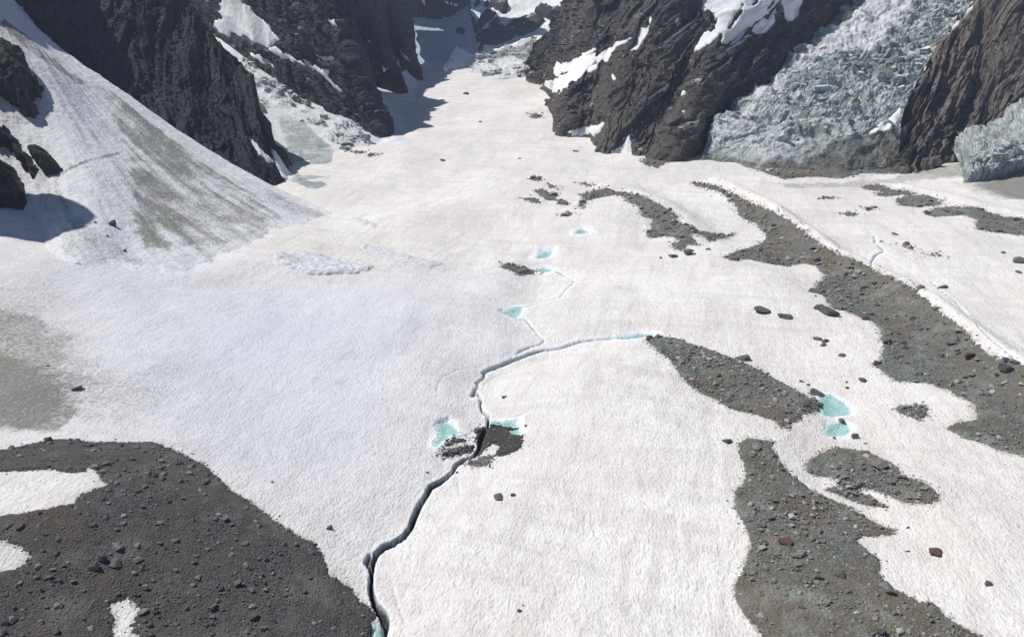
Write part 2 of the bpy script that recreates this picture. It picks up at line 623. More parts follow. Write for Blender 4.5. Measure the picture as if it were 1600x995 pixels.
# ------------------------------------------------------------------ surveyed outlines on the valley floor
MORAINES = [   # name, label, material, height, outline, snow holes
    ('moraine', 'broad dark gravel moraine mound with snow patches in the near left corner', M_DEB1, 0.5,
     [(-260, 760), (-120, 712), (0, 703), (29, 698), (59, 692), (75, 686), (131, 690), (238, 691), (248, 694), (271, 703), (320, 727), (341, 747), (359, 765), (402, 792), (425, 810), (457, 833), (490, 850), (503, 866), (509, 880), (513, 897), (545, 914), (561, 938), (590, 962), (581, 974), (582, 995), (575, 1060), (400, 1075), (-260, 1075)],
     [[(-60, 742), (50, 735), (80, 733), (105, 738), (135, 737), (138, 729), (150, 737), (157, 748), (168, 757), (150, 764), (125, 773), (115, 787), (80, 795), (40, 803), (-60, 815)],
      [(-30, 848), (5, 845), (22, 847), (38, 857), (46, 868), (42, 880), (25, 890), (-30, 900)],
      [(172, 943), (185, 938), (200, 935), (212, 945), (222, 957), (210, 965), (215, 978), (205, 985), (218, 995), (215, 1012), (180, 1012), (176, 980), (178, 965), (172, 955)]]),
    ('moraine', 'grey-brown tongue of rubble running from turquoise sliver pond down to paired ponds', M_DEB2, 0.5,
     [(1010, 530), (1030, 525), (1060, 530), (1100, 545), (1135, 556), (1175, 573), (1215, 595), (1240, 607), (1262, 622), (1287, 629), (1275, 642), (1253, 650), (1252, 655), (1235, 660), (1232, 671), (1222, 667), (1210, 657), (1190, 650), (1160, 643), (1140, 638), (1120, 625), (1095, 613), (1075, 600), (1060, 580), (1050, 565), (1030, 550)], []),
    ('moraine', 'long dark rubble tongue widening towards the bottom edge with rusty boulder on it', M_DEB2, 0.5,
     [(1153, 693), (1169, 685), (1210, 690), (1205, 699), (1216, 717), (1237, 743), (1266, 765), (1291, 777), (1330, 793), (1358, 811), (1380, 822), (1401, 827), (1398, 834), (1376, 837), (1348, 838), (1335, 845), (1358, 863), (1376, 875), (1374, 893), (1383, 911), (1412, 929), (1437, 940), (1458, 943), (1473, 961), (1498, 977), (1523, 988), (1537, 995), (1620, 1075), (1230, 1075), (1192, 995), (1180, 976), (1162, 958), (1151, 943), (1148, 915), (1158, 897), (1169, 868), (1174, 850), (1169, 829), (1158, 811), (1149, 793), (1148, 765), (1162, 757), (1167, 738), (1160, 722), (1155, 708)], []),
    ('moraine', 'island of brown rubble below the paired ponds beside the long dark tongue', M_DEB2, 0.45,
     [(1260, 726), (1269, 717), (1283, 708), (1301, 700), (1330, 702), (1358, 708), (1394, 724), (1408, 743), (1444, 754), (1469, 774), (1455, 787), (1412, 785), (1387, 774), (1362, 765), (1339, 765), (1387, 793), (1362, 790), (1341, 785), (1312, 774), (1290, 764), (1308, 760), (1310, 755), (1298, 745), (1271, 742), (1262, 735)], []),
    ('moraine', 'great grey medial moraine ridge sweeping from mid valley to the right edge', M_DEB2, 0.6,
     [(1077, 284), (1100, 287), (1125, 292), (1150, 303), (1175, 318), (1200, 326), (1228, 343), (1260, 363), (1285, 383), (1311, 398), (1341, 408), (1371, 423), (1393, 433), (1419, 446), (1439, 462), (1459, 479), (1476, 493), (1501, 513), (1527, 538), (1544, 554), (1564, 561), (1587, 563), (1602, 573), (1720, 640), (1720, 770), (1600, 713), (1551, 699), (1516, 686), (1487, 672), (1481, 666), (1491, 662), (1524, 657), (1529, 651), (1522, 631), (1501, 620), (1479, 608), (1454, 601), (1426, 597), (1398, 596), (1390, 588), (1378, 579), (1365, 571), (1376, 562), (1378, 548), (1383, 540), (1377, 530), (1377, 517), (1363, 502), (1346, 496), (1318, 485), (1305, 483), (1297, 476), (1288, 463), (1275, 452), (1278, 442), (1289, 435), (1289, 430), (1273, 415), (1255, 411), (1230, 416), (1200, 412), (1170, 405), (1145, 405), (1130, 402), (1150, 393), (1180, 385), (1197, 375), (1197, 368), (1183, 350), (1170, 345), (1155, 337), (1152, 325), (1140, 312), (1130, 303), (1110, 296), (1090, 292)], []),
    ('moraine', 'curved grey moraine crest on the mound left of the great medial ridge', M_DEB2, 0.6,
     [(906, 304), (933, 295), (951, 295), (976, 301), (994, 304), (1016, 313), (1039, 325), (1062, 339), (1056, 344), (1040, 343), (1059, 347), (1077, 353), (1092, 360), (1112, 365), (1127, 368), (1149, 364), (1132, 373), (1107, 378), (1099, 369), (1079, 364), (1090, 383), (1072, 384), (1066, 392), (1051, 386), (1051, 379), (1061, 379), (1054, 371), (1041, 368), (1016, 372), (1010, 363), (1019, 357), (1015, 350), (1026, 344), (1004, 338), (1001, 325), (984, 316), (976, 308), (963, 304), (936, 309), (927, 311), (916, 313), (911, 325), (902, 323), (913, 311)], []),
    ('moraine', 'low brown rubble bank at the right edge below the small ice tongue', M_DEB2, 0.6,
     [(1444, 332), (1466, 324), (1501, 322), (1529, 324), (1547, 333), (1569, 338), (1600, 341), (1720, 372), (1720, 392), (1600, 368), (1552, 363), (1527, 359), (1527, 344), (1509, 336), (1476, 338), (1454, 338)], []),
    ('moraine', 'lumpy brown rubble bank just beyond the right edge bank', M_DEB2, 0.6,
     [(1400, 312), (1416, 305), (1441, 305), (1461, 309), (1475, 319), (1456, 322), (1406, 322)], []),
    ('moraine', 'thin stepped rubble bank farthest along the right snowfield', M_DEB2, 0.5,
     [(1344, 293), (1356, 289), (1383, 290), (1393, 295), (1419, 297), (1431, 303), (1406, 305), (1376, 307), (1367, 303), (1374, 299), (1358, 297)], []),
]
MORAINES.append(('moraine', 'grey debris slope along the dirty foot of the wide right icefall', M_DEB2, 1.2,
                 [(1175, 258), (1215, 262), (1260, 258), (1330, 260), (1400, 256), (1418, 264), (1395, 272), (1350, 270), (1318, 278), (1268, 276), (1225, 280), (1195, 270)], []))
PATCHES = [   # label, material, outline
    ('dark wet rubble between the two turquoise pools at the head of the crack', M_DEB3, [(741, 667), (763, 667), (781, 666), (809, 664), (793, 672), (801, 680), (817, 681), (817, 696), (806, 705), (781, 714), (772, 712), (780, 697), (770, 694), (756, 704), (748, 714), (740, 710), (745, 700), (742, 690), (738, 683), (745, 680)]),
    ('olive rubble wedge on the near lip of the crack below the wet rubble', M_DEB2, [(729, 724), (751, 716), (768, 714), (762, 728), (745, 729)]),
    ('thin dark rubble streak beside the left turquoise pool', M_DEB3, [(698, 696), (708, 683), (725, 686), (728, 690), (710, 693), (702, 699)]),
    ('longer dark rubble streak just above the crack near the left pool', M_DEB3, [(687, 711), (705, 702), (725, 698), (740, 699), (738, 706), (720, 709), (700, 714)]),
    ('dark elongated rubble patch left of the stepped turquoise pools', M_DEB2, [(783, 417), (796, 412), (813, 416), (838, 423), (833, 428), (813, 430), (798, 422)]),
    ('topmost dark patch of the cluster in mid glacier', M_DEB2, [(823, 280), (838, 275), (849, 280), (845, 284)]),
    ('small dark patch second from top of the mid glacier cluster', M_DEB2, [(855, 287), (873, 294), (860, 294)]),
    ('largest dark patch of the mid glacier cluster', M_DEB2, [(832, 298), (848, 295), (858, 300), (872, 303), (868, 314), (855, 313), (843, 306)]),
    ('lowest left flat dark patch of the mid glacier cluster', M_DEB2, [(815, 309), (835, 310), (847, 315), (838, 318), (826, 315)]),
    ('rightmost dark patch of the mid glacier cluster', M_DEB2, [(873, 310), (886, 314), (889, 321), (869, 319)]),
    ('lone dark sliver below the mid glacier cluster', M_DEB2, [(873, 338), (883, 333), (897, 334), (888, 338)]),
    ('thin dark sliver at the tip of the curved moraine crest', M_DEB2, [(903, 285), (917, 286), (928, 290), (923, 292), (910, 288)]),
    ('dark rubble islet in the snow lobe between ponds and great moraine', M_DEB2, [(1397, 640), (1411, 635), (1446, 632), (1451, 649), (1436, 657), (1421, 651), (1412, 648)]),
    ('flat grey patch farthest on the right snowfield', M_DEB2, [(1276, 312), (1290, 307), (1316, 309), (1300, 311)]),
    ('grey lens of rubble on the right snowfield beside a smaller rounder one', M_DEB2, [(1309, 332), (1326, 331), (1343, 334), (1326, 339)]),
    ('small round rubble patch right of the grey lens', M_DEB2, [(1348, 328), (1358, 323), (1368, 325), (1358, 330)]),
    ('oval dark patch in the middle of the right snowfield', M_DEB2, [(1409, 382), (1419, 381), (1430, 386), (1424, 390), (1413, 388)]),
    ('thin broken line of rubble right of the oval patch', M_DEB2, [(1438, 397), (1459, 396), (1476, 402), (1468, 402), (1450, 399)]),
    ('thin dark strip of rubble at the rim of the upper glacier bend', M_DEB2, [(829, 178), (842, 176), (848, 184), (838, 186), (828, 184)]),
    ('low dark strip of stones at the foot of the left icefall', M_DEB2, [(519, 222), (530, 224), (548, 231), (545, 238), (530, 233)]),
    ('second low strip of stones at the foot of the left icefall', M_DEB2, [(553, 237), (568, 236), (568, 240), (556, 241)]),
    ('dark sliver of stones on open snow below the left wall shadow', M_DEB2, [(576, 243), (590, 241), (591, 243), (580, 245)]),
    ('grey gravel cone under the dark right wall', M_DEB2, [(1000, 252), (1020, 238), (1032, 247), (1048, 252), (1030, 262), (1012, 261)]),
    ('ragged grit patch beside the lowest end of the right icefall', M_DEB2, [(1211, 268), (1225, 266), (1245, 271), (1240, 278), (1222, 277)]),
]
PONDS = [
    ('left turquoise pool beside the head of the crack', [(684, 663), (688, 657), (700, 654), (708, 660), (711, 668), (722, 677), (704, 681), (697, 687), (690, 694), (683, 700), (677, 697), (680, 688), (686, 680), (685, 670)], 0.3),
    ('right turquoise pool beside the dark wet rubble', [(766, 660), (786, 659), (808, 654), (810, 662), (815, 672), (804, 679), (796, 675), (792, 668), (778, 666), (766, 666)], 0.3),
    ('triangular bright pool on the upper stream', [(782, 485), (800, 480), (818, 479), (815, 489), (807, 497), (795, 492)], 0.4),
    ('sliver shaped turquoise pool at the tip of the rubble tongue', [(961, 526), (985, 523), (1005, 520), (1022, 521), (1018, 524), (1000, 527), (980, 529), (963, 529)], 0.3),
    ('upper of the paired pools above the rubble island', [(1281, 618), (1300, 617), (1318, 627), (1330, 636), (1330, 645), (1316, 648), (1300, 649), (1284, 642)], 0.4),
    ('lower of the paired pools above the rubble island', [(1292, 660), (1310, 657), (1326, 661), (1330, 670), (1326, 678), (1308, 681), (1292, 679)], 0.4),
    ('small flat pool at the lower step of the stepped pools', [(838, 420), (850, 417), (863, 420), (862, 424), (848, 425)], 0.3),
    ('pale upper pool of the stepped pools', [(848, 388), (864, 388), (860, 402), (846, 406), (834, 404), (842, 398)], 0.3),
    ('faint pale green pool farthest up the stream', [(900, 359), (912, 356), (921, 362), (910, 366), (898, 367)], 0.2),
    ('turquoise water at the foot of the crack by the bottom edge', [(585, 978), (600, 972), (607, 980), (600, 995), (590, 1010), (580, 1005)], 0.8),
]
CRACKS = [   # outline points with breadth in survey units, depth m
    ([(763, 650, 4), (758, 645, 5), (753, 640, 5), (750, 630, 5), (752, 622, 3), (746, 614, 5), (738, 618, 6), (742, 608, 6), (748, 603, 4), (744, 598, 4), (753, 592, 4), (757, 588, 4), (755, 582, 5), (765, 577, 6), (785, 569, 5), (810, 560, 4), (830, 552, 4), (850, 547, 3), (875, 544, 3), (905, 534, 3), (935, 530, 2), (960, 528, 2)], 2.2),
    ([(763, 648, 5), (762, 658, 6), (762, 668, 8), (752, 685, 10), (748, 702, 8), (740, 713, 7), (725, 718, 8), (712, 727, 8), (706, 738, 8), (695, 748, 9), (684, 755, 12), (672, 761, 12), (667, 772, 10), (655, 790, 12), (646, 810, 13), (641, 825, 12), (630, 839, 13), (612, 850, 13), (600, 854, 14), (588, 865, 13), (581, 880, 12), (580, 895, 9), (579, 910, 9), (580, 925, 10), (586, 945, 12), (598, 960, 16), (603, 970, 14), (600, 985, 12), (594, 1010, 12), (592, 1050, 12)], 3.4),
    ([(577, 866, 7), (573, 876, 11), (580, 888, 8)], 1.6),
    ([(850, 533, 2), (843, 538, 2), (830, 542, 2), (812, 548, 3), (808, 552, 2)], 1.2),
    ([(805, 498, 1.6), (820, 499, 2), (826, 506, 2.4), (836, 518, 2), (842, 526, 2), (850, 532, 2)], 1.0),
    ([(897, 437, 1.6), (892, 446, 2.4), (883, 453, 2.4), (876, 463, 2), (862, 467, 1.8), (840, 474, 1.8), (820, 481, 1.6)], 1.0),
    ([(866, 423, 1.4), (880, 430, 1.4), (892, 438, 1.4)], 0.7),
    ([(722, 676, 1.6), (733, 684, 2), (742, 690, 2)], 0.8),
    ([(1455, 440, 1.4), (1490, 468, 1.8), (1512, 492, 2), (1530, 512, 2), (1548, 530, 2), (1570, 548, 2), (1592, 566, 2)], 0.6),
    ([(1366, 368, 1.6), (1367, 380, 2), (1381, 392, 2), (1368, 397, 2), (1362, 408, 2), (1360, 415, 1.6)], 0.9),
]
DIRT = [   # soft stained zones on the floor: outline, strength, softness m
    ([(-80, 470), (40, 480), (110, 540), (130, 600), (118, 650), (90, 672), (40, 668), (-80, 660)], 0.60, 9),
    ([(-80, 435), (60, 450), (190, 550), (250, 630), (200, 665), (-80, 650)], 0.42, 20),
    ([(-60, 552), (20, 556), (98, 606), (112, 640), (90, 668), (60, 672), (-60, 662)], 0.72, 4),
    ([(1390, 262), (1500, 246), (1660, 236), (1660, 305), (1560, 312), (1520, 300), (1500, 280), (1460, 272), (1400, 270)], 0.45, 9),
    ([(1520, 285), (1580, 262), (1700, 240), (1700, 320), (1560, 312)], 0.55, 8),
    ([(1130, 236), (1260, 262), (1400, 262), (1400, 272), (1260, 282), (1180, 268)], 0.45, 8),
    ([(1210, 286), (1330, 285), (1420, 272), (1510, 254), (1640, 232), (1640, 250), (1530, 272), (1440, 282), (1340, 292), (1230, 293)], 0.62, 5),
    ([(1530, 290), (1590, 268), (1700, 245), (1700, 318), (1590, 312)], 0.75, 6),
    ([(1215, 610), (1290, 615), (1290, 660), (1240, 640)], 0.3, 3),
    ([(1160, 745), (1300, 770), (1400, 825), (1420, 850), (1330, 840), (1220, 760)], 0.3, 3),
    ([(805, 690), (830, 690), (825, 705), (806, 712)], 0.35, 2),
    ([(590, 200), (650, 228), (700, 248), (640, 240)], 0.35, 6),
    ([(885, 205), (950, 215), (950, 240), (1000, 245), (960, 225), (900, 200)], 0.35, 8),
    ([(1000, 250), (1200, 250), (1300, 268), (1200, 272), (1050, 262)], 0.3, 10),
    ([(330, 420), (430, 436), (560, 446), (700, 428), (725, 415), (640, 396), (590, 360), (500, 380)], 0.34, 9),
    ([(60, 395), (180, 412), (330, 432), (430, 440), (330, 455), (160, 432)], 0.34, 7),
    ([(200, 680), (330, 690), (330, 712), (260, 700)], 0.35, 3),
]
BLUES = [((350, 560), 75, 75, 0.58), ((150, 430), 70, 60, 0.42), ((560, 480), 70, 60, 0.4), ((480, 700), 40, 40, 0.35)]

# ------------------------------------------------------------------ the valley floor
S_IN = np.linspace(-0.71, 0.71, 720)
S_OUT = 0.72 + 1.1 * (np.arange(1, 46) / 45.0) ** 1.5
S_ALL = np.concatenate([-S_OUT[::-1], S_IN, S_OUT])
rows = np.concatenate([np.linspace(1045, 760, 165, endpoint=False), np.linspace(760, 410, 290, endpoint=False), np.linspace(410, 122, 170)])
_, kz = ray(800, rows)
Y_IN = -CAM_H / kz
Y_IN = Y_IN[Y_IN < 1500]
Y_IN = np.concatenate([[40, 70, 95], Y_IN])
Y_OUT = Y_IN[-1] + np.cumsum(np.full(44, 26.0))
Y_ALL = np.concatenate([Y_IN, Y_OUT])
NR, NC = len(Y_ALL), len(S_ALL)
GX = (S_ALL[None] * Y_ALL[:, None])
GY = np.broadcast_to(Y_ALL[:, None], GX.shape).copy()
GZ = ground(GX, GY)
A_dirt = np.zeros(GX.shape)
A_clean = np.zeros(GX.shape)
A_crack = np.zeros(GX.shape)
A_pond = np.zeros(GX.shape)
A_blue = np.zeros(GX.shape)


def window(poly, margin):
    lo, hi = poly.min(0) - margin, poly.max(0) + margin
    r0, r1 = np.searchsorted(Y_ALL, [lo[1], hi[1]])
    r0, r1 = max(0, r0 - 1), min(NR, r1 + 1)
    ys = np.array([max(1.0, Y_ALL[r0]), Y_ALL[r1 - 1]])
    smin, smax = (lo[0] / ys).min(), (hi[0] / ys).max()
    c0, c1 = np.searchsorted(S_ALL, [smin, smax])
    return slice(r0, max(r0 + 2, r1)), slice(max(0, c0 - 1), min(NC, max(c0 + 2, c1 + 1)))


def edge_noise(x, y, amp, scale, seed):
    p = np.stack([x.ravel(), y.ravel()], 1)
    return (fbm(p, scale, 4, 0.6, seed=seed) * amp).reshape(x.shape)


for poly, strength, soft in DIRT:
    wp = atpoly(poly)
    W = window(wp, soft * 1.5)
    sd = sdist(GX[W], GY[W], wp) + edge_noise(GX[W], GY[W], soft * 1.8, soft * 1.8, 3)
    A_dirt[W] = np.maximum(A_dirt[W], strength * sstep(-soft, soft * 0.6, sd)) + 0.35 * np.minimum(A_dirt[W], strength * sstep(-soft, soft * 0.6, sd))
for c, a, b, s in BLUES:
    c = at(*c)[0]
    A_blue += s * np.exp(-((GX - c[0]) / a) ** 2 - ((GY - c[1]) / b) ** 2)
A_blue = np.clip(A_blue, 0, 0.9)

POND_OBJS = []
for k, (lab, poly, depth) in enumerate(PONDS):
    wp = atpoly(poly)
    mpp = m_per_px(wp[:, 1].mean())
    W = window(wp, 9 * mpp + 6)
    sd = sdist(GX[W], GY[W], wp) + edge_noise(GX[W], GY[W], 4.0 * mpp, 9 * mpp, 5 + k) + 0.8 * mpp
    g = GZ[W]
    lev = np.median(g[sd > 0]) - depth if (sd > 0).any() else ground(wp[:, 0], wp[:, 1]).mean() - depth
    blend = sstep(0.3 * mpp, 9 * mpp, -sd)
    bank = lev + (g - lev) * blend + 0.35 * sstep(0, 2.0 * mpp, -sd) * (1 - blend)
    GZ[W] = np.where(sd > 0, lev - np.minimum(0.8, 0.25 * sd + 0.02), np.where(sd > -9 * mpp, bank, g))
    A_clean[W] = np.maximum(A_clean[W], sstep(-15 * mpp, -3.0 * mpp, sd + edge_noise(GX[W], GY[W], 5.0 * mpp, 7 * mpp, 35 + k)))
    A_pond[W] = np.maximum(A_pond[W], sstep(-1.2 * mpp, 5.0 * mpp, sd + edge_noise(GX[W], GY[W], 3.0 * mpp, 5 * mpp, 25 + k)))
    POND_OBJS.append((lab, wp, lev, mpp))

for k, (nm, lab, mat, h, poly, holes) in enumerate(MORAINES):
    wp = atpoly(poly)
    mpp = m_per_px(wp[:, 1].mean())
    W = window(wp, 16 * mpp)
    sd = sdist(GX[W], GY[W], wp)
    for ho in holes:
        sd = np.minimum(sd, -sdist(GX[W], GY[W], atpoly(ho)))
    rim = sd + edge_noise(GX[W], GY[W], 10 * mpp, 18 * mpp, 90 + k)
    A_dirt[W] = np.maximum(A_dirt[W], 0.62 * sstep(-13 * mpp, 1.5 * mpp, rim))

# fine relief of the snow
_p = np.stack([GX.ravel(), GY.ravel()], 1)
GZ += (fbm(_p, 9.0, 3, seed=2) * 0.35).reshape(GX.shape) * sstep(60, 140, GY) * sstep(0.2, 0.0, A_pond)

for k, (pl, depth) in enumerate(CRACKS):
    a = np.array(pl, float)
    wp = at(a[:, 0], a[:, 1])
    mpp = m_per_px(wp[:, 1].mean())
    W = window(wp, 14 * mpp)
    x, y = GX[W], GY[W]
    nz = edge_noise(x, y, 1.0, 4 * mpp, 40 + k) * (1.0 if k == 1 else 0.45)
    ky = CAM_H / math.hypot(wp[:, 1].mean(), CAM_H)
    d, al = seg_dist(x + nz * 1.2 * mpp, (y + nz * 1.6 * mpp) * ky, wp * np.array([1, ky]), False)
    hw = np.interp(al, np.arange(len(a)), a[:, 2]) * (0.40 if k == 1 else 0.46) * m_per_px(y) * (1 + 0.3 * nz)
    prof = 1 - (sstep(0.55, 1.05, d / hw) if k == 1 else sstep(0.3, 1.2, d / hw))
    GZ[W] -= prof * depth
    A_crack[W] = np.maximum(A_crack[W], (1 - sstep(0.80, 1.12, d / hw)) if k == 1 else 0.85 * (1 - sstep(0.35, 1.1, d / hw)))
    A_clean[W] = np.maximum(A_clean[W], 0.9 * (1 - sstep(1.0, 2.2 + 9.0 / np.maximum(2.0, np.interp(al, np.arange(len(a)), a[:, 2])), d / hw)))
FOLDS = [[(745, 573), (715, 578), (692, 588), (683, 603), (684, 614)], [(857, 555), (840, 568), (800, 580), (770, 590), (756, 600), (752, 614)],
         [(838, 634), (815, 648), (790, 655), (770, 657)], [(1230, 345), (1290, 372), (1350, 385), (1420, 425), (1500, 480), (1560, 545)], [(610, 900), (620, 940), (640, 985)], [(690, 745), (715, 752), (722, 780)]]
for k, pl in enumerate(FOLDS):
    wp = atpoly(pl)
    mpp = m_per_px(wp[:, 1].mean())
    W = window(wp, 14 * mpp)
    nz = edge_noise(GX[W], GY[W], 2.5 * mpp, 12 * mpp, 80 + k)
    d, al = seg_dist(GX[W] + nz, GY[W] + nz, wp, False)
    fade = sstep(0, 0.6, al) * sstep(len(pl) - 1, len(pl) - 1.6, al)
    GZ[W] += fade * -0.32 * np.exp(-(d / (2.2 * mpp)) ** 2)
A_clean *= sstep(0.3, 0.05, A_pond)
V_FLOOR = np.stack([GX.ravel(), GY.ravel(), GZ.ravel()], 1)
Q_FLOOR = grid_quads(NR, NC)
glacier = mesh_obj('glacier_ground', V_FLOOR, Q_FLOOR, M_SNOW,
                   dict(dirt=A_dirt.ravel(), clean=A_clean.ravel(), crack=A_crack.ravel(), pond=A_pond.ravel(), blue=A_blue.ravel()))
tag(glacier, 'sunlit snow covered glacier filling the valley floor', 'glacier', 'structure')


def floor_z(x, y):
    """height of the finished floor"""
    r = np.clip(np.searchsorted(Y_ALL, y) - 1, 0, NR - 2)
    c = np.clip(np.searchsorted(S_ALL, x / y) - 1, 0, NC - 2)
    ty = (y - Y_ALL[r]) / (Y_ALL[r + 1] - Y_ALL[r])
    tx = (x / y - S_ALL[c]) / (S_ALL[c + 1] - S_ALL[c])
    return (GZ[r, c] * (1 - tx) + GZ[r, c + 1] * tx) * (1 - ty) + (GZ[r + 1, c] * (1 - tx) + GZ[r + 1, c + 1] * tx) * ty


# land beyond the valley, out to the horizon
bm = bmesh.new()
bmesh.ops.create_circle(bm, cap_ends=True, segments=64, radius=9000)
me = bpy.data.meshes.new('terrain')
bm.to_mesh(me)
bm.free()
me.materials.append(M_WSNOW)
far = bpy.data.objects.new('terrain', me)
far.location = (0, 0, -45)
COL.objects.link(far)
tag(far, 'snowy land stretching on beyond the valley', 'terrain', 'structure')

for lab, wp, lev, mpp in POND_OBJS:
    c = wp.mean(0)
    d = wp - c
    ext = wp + d / (np.linalg.norm(d, axis=1)[:, None] + 1e-6) * 2.2 * mpp
    bm = bmesh.new()
    vsx = [bm.verts.new((p[0], p[1], lev)) for p in ext]
    f = bm.faces.new(vsx)
    bmesh.ops.triangulate(bm, faces=[f])
    bm.normal_update()
    if sum(f.normal.z for f in bm.faces) < 0:
        bmesh.ops.reverse_faces(bm, faces=bm.faces[:])
    me = bpy.data.meshes.new('meltwater_pond')
    bm.to_mesh(me)
    bm.free()
    me.materials.append(M_WATER)
    o = bpy.data.objects.new('meltwater_pond', me)
    COL.objects.link(o)
    tag(o, lab, 'pond', 'structure')

# ------------------------------------------------------------------ rubble on the floor
def debris(name, lab, mat, height, poly, holes, seed, cat, kind=None, attrs=None, lumps=1.0):
    wp = atpoly(poly)
    ym = wp[:, 1].mean()
    mpp = m_per_px(ym)
    W = window(wp, 3 * mpp)
    x, y = GX[W], GY[W]
    s = np.clip(m_per_px(y) / mpp, 0.4, 2.5)
    sd = sdist(x, y, wp)
    hp = [atpoly(h) for h in holes]
    for h in hp:
        sd = np.minimum(sd, -sdist(x, y, h))
    sd = sd + edge_noise(x, y, 5.0 * mpp, 14 * mpp, seed) + edge_noise(x, y, 6.0 * mpp, 4.0 * mpp, seed + 1)
    sd = np.where(np.abs(sd) < 4 * mpp, sd + edge_noise(x, y, 3.0 * mpp, 1.6 * mpp, seed + 2), sd)
    hgt = np.where(sd > 0, height * (1 - np.exp(-sd / (3 * mpp))) + 0.03, np.maximum(sd * 0.5, -0.6))
    p = np.stack([x.ravel(), y.ravel()], 1)
    rough = (fbm(p, 3.0, 4, 0.65, seed=seed) * 0.30 * lumps + fbm(p, 16.0, 3, 0.5, seed=seed + 3) * 0.6).reshape(x.shape)
    hgt = hgt + np.where(sd > 0, rough * np.clip(sd / (3 * mpp), 0, 1), 0)
    V = np.stack([x, y, GZ[W] + hgt], -1).reshape(-1, 3)
    keep = (sd > -0.8 * mpp).ravel()
    V, q, _ = compact(V, grid_quads(*x.shape), keep)
    o = mesh_obj(name, V, q, mat, {k: np.full(len(V), v) for k, v in (attrs or {}).items()})
    tag(o, lab, cat, kind)

    def top(xx, yy):
        d = sdist(xx, yy, wp)
        for h in hp:
            d = np.minimum(d, -sdist(xx, yy, h))
        return d
    return o, wp, top, height


MOR = []
for k, (nm, lab, mat, h, poly, holes) in enumerate(MORAINES):
    MOR.append(debris(nm, lab, mat, h, poly, holes, 10 + k, 'moraine', 'structure'))
for k, (lab, poly) in enumerate([('narrow avalanche tongue reaching farthest right across the snow', [(560, 378), (600, 386), (650, 402), (694, 413), (672, 420), (612, 410), (570, 394)]),
                                 ('short thin avalanche tongue beside the fan skyline', [(548, 338), (575, 343), (594, 353), (585, 358), (560, 351)])]):
    debris('avalanche_tongue', lab, M_FAN, 0.5, poly, [], 140 + k, 'snow tongue', attrs=dict(dirt=0.42, blue=0.5), lumps=2.5)
PAT = []
for k, (lab, mat, poly) in enumerate(PATCHES):
    PAT.append(debris('rubble_patch', lab, mat, 0.35, poly, [], 60 + k, 'rubble patch'))

# ------------------------------------------------------------------ mountain walls: lofted between surveyed lines
def spline(P, n):
    """Catmull-Rom through the rows of P along axis 0"""
    K = len(P)
    t = np.linspace(0, K - 1, n)
    i = np.clip(np.floor(t).astype(int), 0, K - 2)
    f = (t - i)[(...,) + (None,) * (P.ndim - 1)]
    p0, p1, p2, p3 = P[np.maximum(i - 1, 0)], P[i], P[i + 1], P[np.minimum(i + 2, K - 1)]
    return 0.5 * (2 * p1 + (p2 - p0) * f + (2 * p0 - 5 * p1 + 4 * p2 - p3) * f ** 2 + (3 * p1 - p0 - 3 * p2 + p3) * f ** 3)


def pts(lst):
    out = []
    for e in lst:
        if len(e) == 3:
            out.append(P3(*e))
        else:
            q = at(*e)[0]
            out.append(np.array([q[0], q[1], ground(q[:1], q[1:])[0]]))
    return np.array(out)


